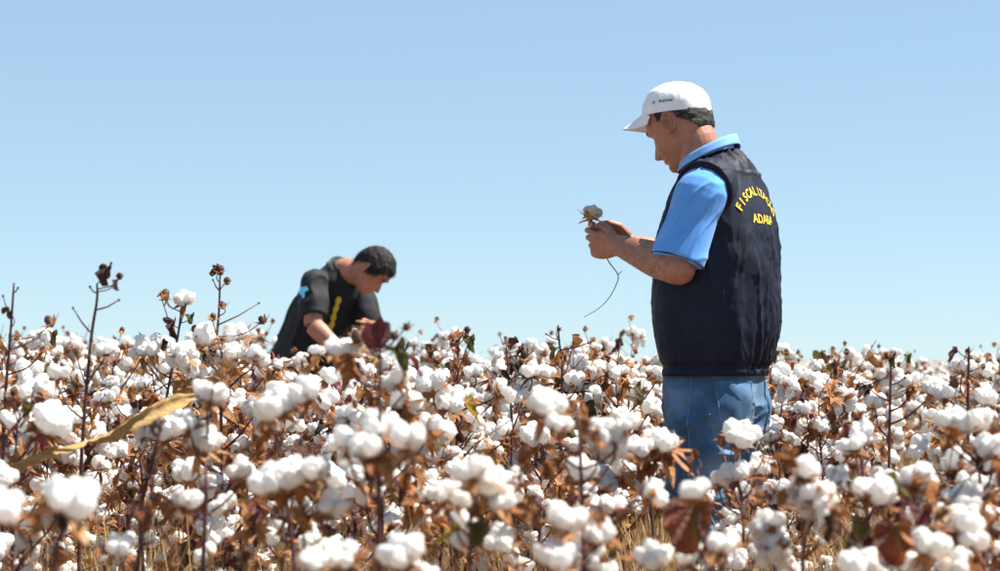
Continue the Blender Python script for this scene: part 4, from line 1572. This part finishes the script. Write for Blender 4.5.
landmark('near cotton plant with a dark yellow-veined leaf at the bottom right', 2.95, [(890, 690), (890, 610), (892, 570)], [(930, 545, 46, 'open'), (905, 562, 44, 'open'), (860, 566, 46, 'open'), (955, 566, 40, 'open')],
         [(895, 540, 56, 'flat', 4.5, 1.35, .4), (828, 532, 44, 'dark', 3.9, .8, .4), (842, 512, 34, 'rust', 3.6, .5, .4)], [((891, 590), (950, 520))], seed=23)
landmark('cotton plant loaded with large bolls at the right picture edge', 3.5, [(985, 640), (984, 560), (980, 480), (975, 440)], [(972, 422, 46, 'open'), (950, 418, 36, 'open'), (992, 448, 40, 'open'), (975, 490, 40, 'open'), (955, 500, 34, 'open'), (990, 520, 40, 'open'), (1010, 480, 40, 'open')],
         [(955, 440, 36, 'rust', 3.6, .7, .4), (968, 460, 30, 'dark', 4.6, .9, .4)], [((980, 470), (935, 430)), ((983, 520), (1000, 410))], seed=24)
landmark('leafless forked cotton top rising above the rows left of the standing man', 5.4, [(560, 520), (561, 430), (562, 370), (559, 340), (558, 325)], [(545, 372, 24, 'open'), (575, 378, 24, 'open')], [(562, 358, 22, 'rust', 3.6, .7, .3)],
         [((561, 350), (588, 343)), ((560, 340), (546, 334)), ((562, 385), (571, 352))], [(558, 327, 7)], seed=25)
landmark('cotton plant with large dark curled leaves at mid field, left of the forked top', 5.2, [(510, 520), (512, 430), (508, 370), (506, 345)], [(530, 372, 26, 'open'), (518, 395, 26, 'open'), (495, 400, 26, 'open')], [(516, 350, 28, 'dark', 3.4, .6, .5), (512, 372, 30, 'dark', 4.4, .9, .4), (500, 385, 20, 'plum', 4.4, .9, .4)],
         [((509, 380), (540, 360))], [(525, 355, 16)], seed=26)
landmark('cotton plant with a rust-brown dried cluster on top, right of the bending man', 5.3, [(455, 520), (457, 430), (458, 375), (458, 345)], [(440, 378, 26, 'open'), (474, 372, 24, 'open'), (462, 395, 26, 'open')], [(452, 342, 20, 'rust', 3.4, .4, .4), (464, 335, 18, 'rust', 5.0, .4, .4), (455, 390, 28, 'dark', 4.4, .9, .4)],
         [((457, 385), (432, 362))], [(452, 342, 16), (467, 330, 13)], seed=27)
landmark('cotton plant with a plum-red folded leaf above green buds, lower left', 3.2, [(130, 640), (138, 560), (150, 500), (158, 440), (160, 428)], [(185, 500, 36, 'open'), (120, 545, 36, 'open')],
         [(135, 512, 36, 'plum', 3.9, 1.0, .4), (146, 518, 30, 'mixed', 5.2, 1.1, .4), (158, 428, 24, 'dark', 4.4, 1.2, .3)], [((150, 500), (210, 470)), ((152, 480), (110, 440)), ((148, 505), (180, 560))], [(146, 500, 12)], seed=28)


# ------------------------------------------------------------------ the rest of the field
def zone(px, D):
    if D < 4.4:
        band, what = 'front', 'large-bolled cotton plant'
    elif D < 6.6:
        band, what = 'middle', 'open-bolled cotton plant'
    elif D < 9.2:
        band, what = 'back', 'small-looking cotton plant'
    else:
        band, what = 'farthest', 'tiny-looking cotton plant'
    if px < 180:
        w = 'along the left picture side'
    elif px < 300:
        w = 'just left of the bending man'
    elif px < 420:
        w = 'under the bending man'
    elif px < 640:
        w = 'between the two men'
    elif px < 790:
        w = 'about the jeans legs' if D < 6.6 else 'behind the standing man'
    else:
        w = 'right of the standing man'
    return '%s in the %s rows %s' % (what, band, w), '%s rows of cotton %s' % (band, w)


LM_PX = [(o.location.x, o.location.y) for o in COL.objects if o.name.startswith('cotton_plant')]


def top_limit(px, D):
    """canopy height in metres that the plants reach here"""
    h = .835
    if D < 3.9:
        h = .70 + .05 * (D - 3)
    elif D < 5.0:
        h = .745 + .08 * (D - 3.9)
    if px > 420 and D > 5:
        h -= .022
    if px > 780 and D > 5:
        h -= .052
    if 645 < px < 785 and D < 5.8:
        h = min(h, .53 + .03 * (D - 3))
    if 270 < px < 410 and 4.5 < D < 9.9:
        h -= .05
    return h


rf = random.Random(99)
cand, rest = [], []
rowa = rad(14)
ca, sa = math.cos(rowa), math.sin(rowa)
for i in range(-70, 71):
    for j in range(-10, 260):
        u, w = i * .62 + rf.uniform(-.12, .12), j * .26 + rf.uniform(-.1, .1)
        x, y = u * ca + w * sa, -u * sa + w * ca
        if y < 2.9 or y > 48:
            continue
        px = 500 + FPX * x / y
        if math.hypot(x - .62, y - 5.8) < .42 or math.hypot(x + .95, y - 9.75) < .38:
            continue
        inview = -60 - 60 * (y < 5) < px < 1060 + 60 * (y < 5)
        if inview and y < 13.0:
            if y < 4.6 and min(math.hypot(x - a, y - b) for a, b in LM_PX) < .16:
                continue
            cand.append((y, x, px))
        elif abs(x) < 3 + y * .42:
            rest.append((x, y))
rg2 = random.Random(31)
for _ in range(16000):                                          # the far rows, out to about 130 m
    y = 48 + 82 * rg2.random()
    rest.append((rg2.uniform(-1, 1) * (3 + y * .42), y))
cand.sort()
ORD = ['leftmost', 'second', 'third', 'fourth', 'fifth', 'sixth', 'seventh', 'eighth', 'ninth', 'tenth', 'eleventh', 'twelfth', 'thirteenth', 'fourteenth', 'fifteenth']
NMAX = 300 - len(LM_PX)
rest += [(x, y) for y, x, px in cand[NMAX:]]
cand = cand[:NMAX]
near_zones = {}
for y, x, px in cand:
    if y < 6.6:
        near_zones.setdefault(zone(px, y)[0], []).append(px)


def own_label(lab, px):
    L = sorted(near_zones.get(lab, []))
    if len(L) < 2:
        return lab
    i = L.index(px)
    word = ORD[i] if i == 0 else ('rightmost' if i == len(L) - 1 else ORD[min(i, 14)] + ' from left')
    return '%s %s' % (word, lab)


for y, x, px in cand:
    s = top_limit(px, y) / .86 * rf.uniform(.87, 1.10)
    if y > 5 and rf.random() < .2 and not (630 < px < 800 or 250 < px < 425):
        s *= 1.05
    lab, grp = zone(px, y)
    lab = own_label(lab, px)
    loc = (x, y, ground_z(x, y) - .01)
    low = CAM_H - 235 * y / FPX - loc[2]                        # bolls below the picture's reach are left off
    low = max(.0, low - .12)
    if y < 6.6:
        place_near(NEAR_T[rf.randrange(len(NEAR_T))], loc, rf.uniform(0, 6.28), s, lab, grp, low)
    else:
        place_far(FAR_T[rf.randrange(len(FAR_T))], loc, rf.uniform(0, 6.28), s, lab, grp, max(low, .30))
print('plants', len(LM_PX), len(cand), 'farthest', cand[-1][0], 'rest', len(rest))


# far and side rows: one mass
def far_field():
    tc = bpy.data.collections.new('far_plant_kinds')
    for i in range(6):
        st, parts, lv = FAR_T[i]
        bm = bmesh.new()
        mats = [M['stem']] + [M['leaf_' + n] for n in LEAF_MATS] + [M['cotton'], M['bur'], M['bract']]

        def put(me, mx, off):
            b0 = len(bm.faces)
            t = me.copy()
            t.transform(mx)
            bm.from_mesh(t)
            bm.faces.ensure_lookup_table()
            for k in range(b0, len(bm.faces)):
                bm.faces[k].material_index += off
            bpy.data.meshes.remove(t)
        put(st, IDM, 0)
        put(lv, IDM, 1)
        for nm, kind, k, mx in parts:
            if nm == 'boll' and mx.translation.z > .3:
                put(BOLL_LO[k % 8], mx, 6)
        me = bpy.data.meshes.new('far_plant')
        bm.to_mesh(me)
        bm.free()
        for m in mats:
            me.materials.append(m)
        o = bpy.data.objects.new('far_plant', me)
        tc.objects.link(o)
    n = len(rest)
    me = bpy.data.meshes.new('cotton_field')
    me.from_pydata([(x, y, ground_z(x, y) - .01) for x, y in rest], [], [])
    a = me.attributes.new('turn', 'FLOAT', 'POINT')
    a.data.foreach_set('value', [rf.uniform(0, 6.28) for _ in range(n)])
    a = me.attributes.new('size', 'FLOAT', 'POINT')
    a.data.foreach_set('value', [top_limit(500 + FPX * x / y, max(y, 6)) / .86 * (rf.uniform(.80, .95) if y > 12 else rf.uniform(.9, 1.06)) for x, y in rest])
    a = me.attributes.new('pick', 'INT', 'POINT')
    a.data.foreach_set('value', [rf.randrange(6) for _ in range(n)])
    o = bpy.data.objects.new('cotton_field', me)
    COL.objects.link(o)
    tag(o, 'mass of white-bolled cotton plants filling the field beyond the near rows', 'cotton field', None, 'stuff')
    ng = bpy.data.node_groups.new('field', 'GeometryNodeTree')
    ng.interface.new_socket('Geometry', in_out='INPUT', socket_type='NodeSocketGeometry')
    ng.interface.new_socket('Geometry', in_out='OUTPUT', socket_type='NodeSocketGeometry')
    N, L = ng.nodes, ng.links
    gi, go = N.new('NodeGroupInput'), N.new('NodeGroupOutput')
    ip = N.new('GeometryNodeInstanceOnPoints')
    ci = N.new('GeometryNodeCollectionInfo')
    ci.inputs['Collection'].default_value = tc
    ci.inputs['Separate Children'].default_value = True
    ci.inputs['Reset Children'].default_value = True
    ip.inputs['Pick Instance'].default_value = True

    def attr(name, typ):
        q = N.new('GeometryNodeInputNamedAttribute')
        q.data_type = typ
        q.inputs['Name'].default_value = name
        return q.outputs['Attribute']
    cx = N.new('ShaderNodeCombineXYZ')
    L.new(attr('turn', 'FLOAT'), cx.inputs[2])
    er = N.new('FunctionNodeEulerToRotation')
    L.new(cx.outputs[0], er.inputs[0])
    L.new(gi.outputs[0], ip.inputs['Points'])
    L.new(ci.outputs[0], ip.inputs['Instance'])
    L.new(attr('pick', 'INT'), ip.inputs['Instance Index'])
    L.new(er.outputs[0], ip.inputs['Rotation'])
    L.new(attr('size', 'FLOAT'), ip.inputs['Scale'])
    L.new(ip.outputs[0], go.inputs[0])
    md = o.modifiers.new('field', 'NODES')
    md.node_group = ng


far_field()


# dry weeds and straw between the rows
def straw():
    rg = random.Random(5)
    mb = MB()
    V, F = [], []
    for _ in range(20000):
        y = 2.6 + 8.5 * rg.random() ** 1.2
        x = rg.uniform(-.30, .30) * y
        g = ground_z(x, y)
        top = .45 + .3 * rg.random()
        if math.hypot(x - .62, y - 5.8) < .2 or math.hypot(x + .95, y - 9.75) < .25:
            continue
        h = top * rg.uniform(.45, 1.0)
        a = rg.uniform(0, 6.28)
        b = rg.uniform(.02, .30)
        dx, dy = math.cos(a), math.sin(a)
        w = rg.uniform(.0009, .0022)
        P = [Vector((x + dx * b * t * t, y + dy * b * t * t, g + h * (t - .35 * b * t * t * t))) for t in (0, .4, .75, 1)]
        s = Vector((-dy, dx, 0)) * w
        k = len(V)
        for i, p in enumerate(P[:3]):
            V += [p - s * (1 - .25 * i), p + s * (1 - .25 * i)]
        V.append(P[3])
        F += [(k, k + 1, k + 3, k + 2), (k + 2, k + 3, k + 5, k + 4), (k + 4, k + 5, k + 6)]
    for px, Dn, n_, pt in ((92, 3.0, 16, 490), (60, 2.9, 8, 525), (275, 3.3, 12, 480), (440, 3.1, 22, 500), (510, 3.2, 12, 500), (735, 3.6, 16, 480), (785, 3.7, 26, 500), (990, 3.2, 12, 520), (335, 3.2, 8, 480)):
        for _ in range(n_):
            y = Dn + rg.uniform(-.15, .15)
            x = (px + rg.uniform(-14, 14) - 500) * Dn / FPX
            g = ground_z(x, y)
            h = CAM_H + (HOR - pt - rg.uniform(-5, 70)) * Dn / FPX - g
            a, b, w = rg.uniform(0, 6.28), rg.uniform(.02, .16), rg.uniform(.0008, .0016)
            dx, dy = math.cos(a), math.sin(a)
            P = [Vector((x + dx * b * t ** 3, y + dy * b * t ** 3, g + h * t - .3 * b * t ** 6)) for t in (0, .4, .7, .88, 1)]
            s = Vector((1, 0, 0)) * w
            k = len(V)
            for i, p in enumerate(P[:4]):
                V += [p - s * (1 - .2 * i), p + s * (1 - .2 * i)]
            V.append(P[4])
            F += [(k, k + 1, k + 3, k + 2), (k + 2, k + 3, k + 5, k + 4), (k + 4, k + 5, k + 7, k + 6), (k + 6, k + 7, k + 8)]
    mb.add(V, F)
    o = link('dry_grass', mb.mesh('dry_grass', [M['straw']]), None)
    tag(o, 'pale dry straw and dead weeds standing between the cotton rows', 'dry grass', None, 'stuff')


straw()


# the long dry blade leaf lying over the plants at left
def dry_blade():
    D = 4.1
    c = at(100, 440, D)
    path = [at(x, y, d) - c for x, y, d in ((4, 468, 3.95), (35, 455, 4.0), (74, 444, 4.05), (100, 436, 4.1), (135, 420, 4.15), (165, 408, 4.2), (198, 395, 4.25))]
    P = [Vector(p) for p in spline([tuple(p) for p in path], 8)]
    mb = MB()
    n = len(P)
    V = []
    for i, p in enumerate(P):
        t = i / (n - 1)
        w = .0185 * (1 - .12 * t) * (1 - .72 * math.exp(-((t - .42) / .07) ** 2)) * min(1, .25 + t / .06) * (1 if t < .9 else (1 - t) / .1 + .06)
        tw = .5 + .9 * math.sin(t * 5.2)
        tan = (P[min(i + 1, n - 1)] - P[max(i - 1, 0)]).normalized()
        up = Vector((0, 0, 1)); up = (up - tan * up.dot(tan)).normalized()
        sd = tan.cross(up)
        a = up * math.cos(tw) + sd * math.sin(tw)
        b = tan.cross(a)
        wob = .0025 * math.sin(i * 1.7)
        V += [p - a * w + b * (.8 * w + wob), p - a * w * .5 + b * .32 * w, p, p + a * w * .5 + b * .32 * w, p + a * w + b * (.8 * w - wob)]
    F = [(i * 5 + k, i * 5 + k + 1, i * 5 + k + 6, i * 5 + k + 5) for i in range(n - 1) for k in range(4)]
    mb.add(V, F)
    me = mb.mesh('dry_leaf_blade', [M['blade']])
    o = link('dry_leaf_blade', me)
    o.location = c
    s = o.modifiers.new('thick', 'SOLIDIFY')
    s.thickness = .0006
    tag(o, 'long twisted yellow-brown dry grass blade lying across the cotton at left', 'dry leaf')


dry_blade()
